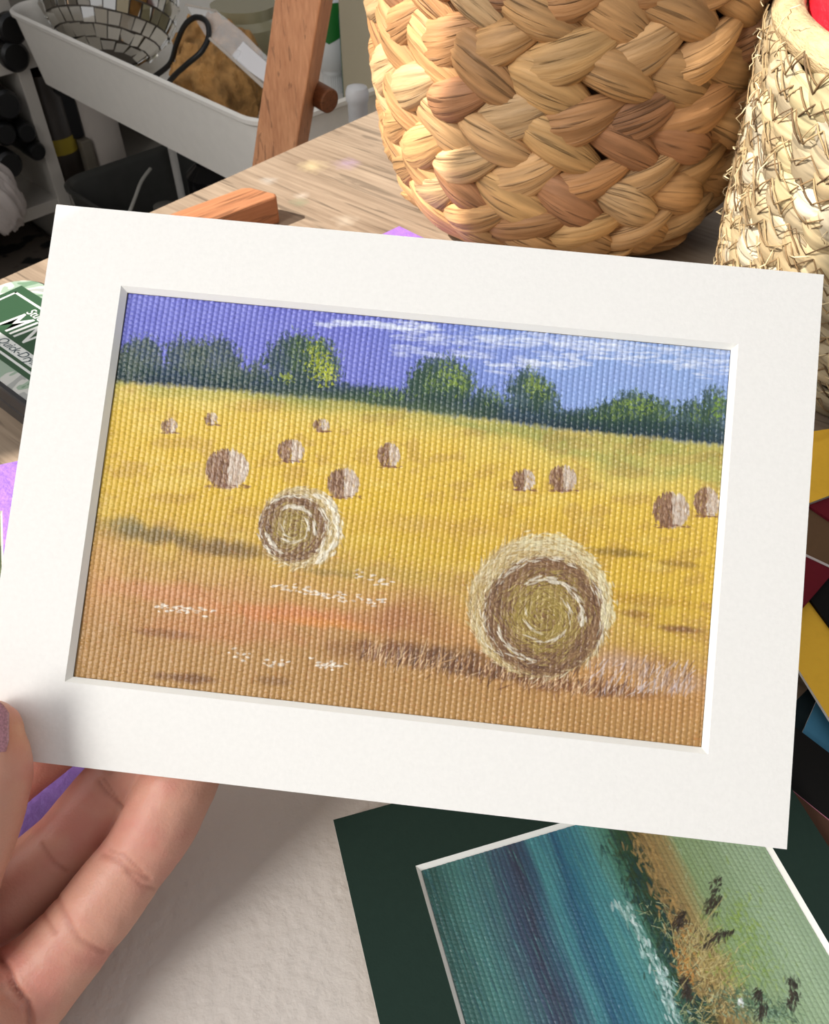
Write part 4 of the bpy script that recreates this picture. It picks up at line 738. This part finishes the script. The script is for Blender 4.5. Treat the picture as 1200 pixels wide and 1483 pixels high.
q = sl(5, 320); o = blob('plastic_bag', SM @ Vector((q.x, -.015, z1+.045)), (.03, .03, .05), mat('bag_white', (196, 186, 180), .5), 9, .3, 3); tag(o, 'crumpled white plastic bag on the lower board of the shelf unit', 'bag')
CAMO = bpy.data.materials.new('patterned_cloth'); CAMO.use_nodes = True; N = CAMO.node_tree.nodes; b_ = N['Principled BSDF']; b_.inputs['Roughness'].default_value = .9
tc = N.new('ShaderNodeTexCoord'); nz = N.new('ShaderNodeTexNoise'); nz.inputs['Scale'].default_value = 22; CAMO.node_tree.links.new(tc.outputs['Object'], nz.inputs[0]); r_ = N.new('ShaderNodeValToRGB'); r_.color_ramp.elements[0].position = .46; r_.color_ramp.elements[0].color = (*lin((18, 20, 18)), 1); r_.color_ramp.elements[1].position = .52; r_.color_ramp.elements[1].color = (*lin((96, 86, 76)), 1); CAMO.node_tree.links.new(nz.outputs[0], r_.inputs[0]); CAMO.node_tree.links.new(r_.outputs[0], b_.inputs[0])
m = MB(); m.box((xl+.012, -.04, .04), (xd-.012, .22, z1-.07)); o = m.build('folded_cloth', CAMO, None, bevel=.012); o.matrix_world = SM; tag(o, 'folded dark patterned cloth in the bottom of the shelf unit near the tin', 'cloth')

# ------------------------------------------------------------------ the hand
def CLw(px, py, zmm): return CM @ CL(px, py, zmm*1e-3)
def chain(mb, pts, sub=5):
    """tapered round chain through (px, py, z mm behind/before the card, radius mm)"""
    P = [(q[0], q[1]*1e-3) if len(q) == 2 else (CLw(*q[:3]), q[3]*1e-3) for q in pts]; out = []; rs = []
    for i in range(len(P)-1):
        p0, p1_, p2_, p3 = P[max(i-1, 0)][0], P[i][0], P[i+1][0], P[min(i+2, len(P)-1)][0]
        for k in range(sub):
            t = k/sub; out.append(.5*((2*p1_)+(p2_-p0)*t+(2*p0-5*p1_+4*p2_-p3)*t*t+(3*p1_-p0-3*p2_+p3)*t**3)); rs.append(P[i][1]*(1-t)+P[i+1][1]*t)
    out.append(P[-1][0]); rs.append(P[-1][1])
    # rounded ends
    for e, s in ((0, 1), (-1, -1)):
        d = (out[0]-out[1]).normalized() if e == 0 else (out[-1]-out[-2]).normalized(); R = rs[e]; base = out[e]
        add = [(base+d*R*math.sin(a), R*math.cos(a)) for a in (rad(20), rad(40), rad(58), rad(74), rad(85))]
        if e == 0: out[:0] = [q for q, _ in add[::-1]]; rs[:0] = [r for _, r in add[::-1]]
        else: out += [q for q, _ in add]; rs += [r for _, r in add]
    mb.tube(out, rs, 24)
mb = MB()
PINKY = [(292, 1082, -12, 7.0), (262, 1128, -12, 8.9), (232, 1188, -11.5, 9.1), (212, 1222, -11.2, 8.6), (190, 1252, -11, 8.4), (150, 1305, -10.5, 9.0), (118, 1345, -10.5, 8.9), (70, 1400, -10, 9.8), (0, 1470, -7.5, 12), (-70, 1540, 1, 14)]
RING = [(262, 1030, -12, 7.4), (205, 1098, -16.5, 8.4), (150, 1160, -19, 8.8), (98, 1222, -20.5, 8.9), (30, 1285, -20, 9.6), (-40, 1350, -18, 11), (-110, 1430, -8, 14)]
MID = [(180, 985, -11.5, 7.6), (110, 1040, -16, 8.6), (60, 1080, -19, 8.8), (0, 1128, -20, 9), (-70, 1200, -19, 10), (-140, 1320, -15, 13)]
IND = [(110, 935, -11.5, 7.6), (60, 975, -14.5, 8.4), (-10, 1030, -17, 8.8), (-80, 1110, -18, 9.6), (-150, 1250, -14, 12)]
THU = [(-18, 1064, 6.4, 7.4), (-20, 1090, 7.5, 8.8), (-24, 1120, 8.3, 9.8), (-38, 1180, 8.5, 9.8), (-66, 1250, 7, 10.2), (-110, 1340, 3, 12.5), (-160, 1440, -4, 16)]
for ch in (PINKY, RING, MID, IND, THU): chain(mb, ch)
W1, W2, W3 = Vector((-.128, .038, .024)), Vector((-.168, -.002, .030)), Vector((-.26, -.10, .045))
chain(mb, [(-40, 1478, -2, 12), (-60, 1520, 2, 14), (Vector((-.112, .042, .021)), 17), (W1, 20)])     # heel of the palm
chain(mb, [(-70, 1540, 1, 14), (-140, 1480, -3, 15), (-150, 1340, -13, 13), (-160, 1250, -14, 12)])
chain(mb, [(-140, 1330, -13, 13), (-200, 1450, 0, 17), (W1, 21), (W2, 24), (W3, 30)])
tmp = mb.build('tmp_hand', []); rm = tmp.modifiers.new('r', 'REMESH'); rm.mode = 'VOXEL'; rm.voxel_size = .0006; sm = tmp.modifiers.new('s', 'SMOOTH'); sm.factor = .5; sm.iterations = 10
dg = bpy.context.evaluated_depsgraph_get(); dg.update(); hme = bpy.data.meshes.new_from_object(tmp.evaluated_get(dg)); bpy.data.objects.remove(tmp)
# creases, knuckle swells and skin tones worked into the surface
n = len(hme.vertices); co = np.zeros(n*3); hme.vertices.foreach_get('co', co); co = co.reshape(-1, 3); nrm = np.zeros(n*3); hme.vertices.foreach_get('normal', nrm); nrm = nrm.reshape(-1, 3)
inv = np.array(CMI); loc = co @ inv[:3, :3].T+inv[:3, 3]
# photo-plane coordinates of each vertex (as read on the photo) to lay out the creases
ci = np.array(CAMM.inverted()); cc = co @ ci[:3, :3].T+ci[:3, 3]; PX = 600+FPX*cc[:, 0]/-cc[:, 2]; PY = 741.5-FPX*cc[:, 1]/-cc[:, 2]
def segd(pts):
    d = np.full(n, 1e9)
    for (a, b) in zip(pts, pts[1:]):
        dx, dy = b[0]-a[0], b[1]-a[1]; t = np.clip(((PX-a[0])*dx+(PY-a[1])*dy)/(dx*dx+dy*dy), 0, 1); d = np.minimum(d, np.hypot(PX-a[0]-t*dx, PY-a[1]-t*dy))
    return d
front = (nrm @ np.array(CM)[:3, 2]) > -.1
disp = np.zeros(n); red = np.zeros(n)
def crease(pts, w_=4, dep_=.35, zr=None):
    d = segd(pts); k = front*(1 if zr is None else ((loc[:, 2]*1e3 > zr[0]) & (loc[:, 2]*1e3 < zr[1]))); global disp, red
    disp -= k*np.exp(-(d/(w_*1.15))**2)*dep_*1e-3; red += k*np.exp(-(d/(w_*1.1))**2)*.55
crease([(150, 1238), (168, 1244), (190, 1262), (215, 1272)], 3.2, .35, (-14, 5)); crease([(160, 1232), (180, 1240), (205, 1262)], 2.4, .2, (-14, 5)); crease([(182, 1262), (205, 1282), (224, 1288)], 2.6, .25, (-14, 5))
crease([(84, 1300), (100, 1338), (116, 1362), (150, 1378)], 4, .3, (-14, 5)); crease([(60, 1318), (80, 1350)], 3, .2, (-14, 5))
crease([(142, 1132), (152, 1146), (168, 1162), (184, 1174)], 2.2, .5, (-30, -8)); crease([(150, 1128), (172, 1162)], 1.8, .25, (-30, -8)); crease([(60, 1222), (78, 1250), (96, 1262)], 2.6, .35, (-30, -8))
crease([(-4, 1384), (12, 1404), (22, 1430), (40, 1452), (48, 1490)], 4, 1.1, (-30, 12)); crease([(14, 1420), (30, 1445)], 3, .4, (-30, 12))
disp += (fbm(PX*.05+3, PY*.05+3, 41)-.5)*.25e-3 + np.where(front, (fbm((PX+PY)*.22, (PX-PY)*.035, 44, 3)-.5)*.09e-3, 0)
co2 = co+nrm*disp[:, None]; hme.vertices.foreach_set('co', co2.ravel()); hme.polygons.foreach_set('use_smooth', np.ones(len(hme.polygons), bool))
base = np.tile(L3((208, 154, 132)), (n, 1)); pk_ = sst(.35, .75, fbm(PX*.018+9, PY*.018, 50)); base += (L3((200, 128, 114))-base)*(.65*pk_)[:, None]
base += (L3((150, 76, 60))-base)*np.clip(red*.6, 0, .6)[:, None]
tipr = np.exp(-(np.hypot(PX-30, PY-1060)/30)**2)*(loc[:, 2] > 0); base += (L3((222, 160, 110))-base)*(.4*tipr)[:, None]
ca_ = hme.color_attributes.new('Col', 'FLOAT_COLOR', 'POINT'); arr = np.ones((n, 4), np.float32); arr[:, :3] = base; ca_.data.foreach_set('color', arr.ravel())
hand = link('person', hme, None, [mat('skin', rough=.48, spec=.4, vcol=True, sss=.25, bump=(1500, .00012))])
tag(hand, 'left hand of a person pinching the lower left corner of the held painting', 'person')
# nail
t0 = CLw(-20, 1035, 6.0); ax_ = (CLw(-16, 1000, 6)-CLw(-24, 1100, 7)).normalized(); nz_ = (CM.to_3x3() @ Vector((.05, 0, 1))); nz_ = (nz_-ax_*nz_.dot(ax_)).normalized(); sx_ = ax_.cross(nz_).normalized()
if sx_.dot(CM.to_3x3() @ Vector((1, 0, 0))) < 0: sx_ = -sx_
NU, NV = 30, 40; V = np.zeros((NV, NU, 3))
cen = CLw(-15, 1075, 7.1)
for j in range(NV):
    tt = j/(NV-1)
    for i in range(NU):
        a = (i/(NU-1)-.5)*2; wv_ = 6.6e-3*(1-.10*tt); ll = -5.8e-3+tt*(16.0e-3-2.4e-3*a*a*a*a-1.4e-3*a*a)
        wv_ *= .62+.38*min(1, tt/.55)**.7
        an = a*rad(50); R = 9.35e-3-tt*.7e-3; lift = math.cos(an)*R*1.07; p = cen+ax_*ll+sx_*math.sin(an)*R*(wv_/6.6e-3)+nz_*(math.cos(an)*R)
        V[j, i] = p
nail = grid_mesh('thumb_nail', V, None, mat('mauve_glitter_polish', (178, 122, 132), .28, coat=.8, noise=(2600, .25), bump=(2500, .0001)), hand); s_ = nail.modifiers.new('t', 'SOLIDIFY'); s_.thickness = .0006; s_.offset = 0
nail['label'] = 'mauve glitter nail polish'
print('hand z', co2[:, 2].min(), 'in frame', co2[(PY < 1483) & (PX > 0) & (PX < 1200), 2].min()); print('verts', sum(len(o.data.vertices) for o in bpy.data.objects if o.type == 'MESH'))
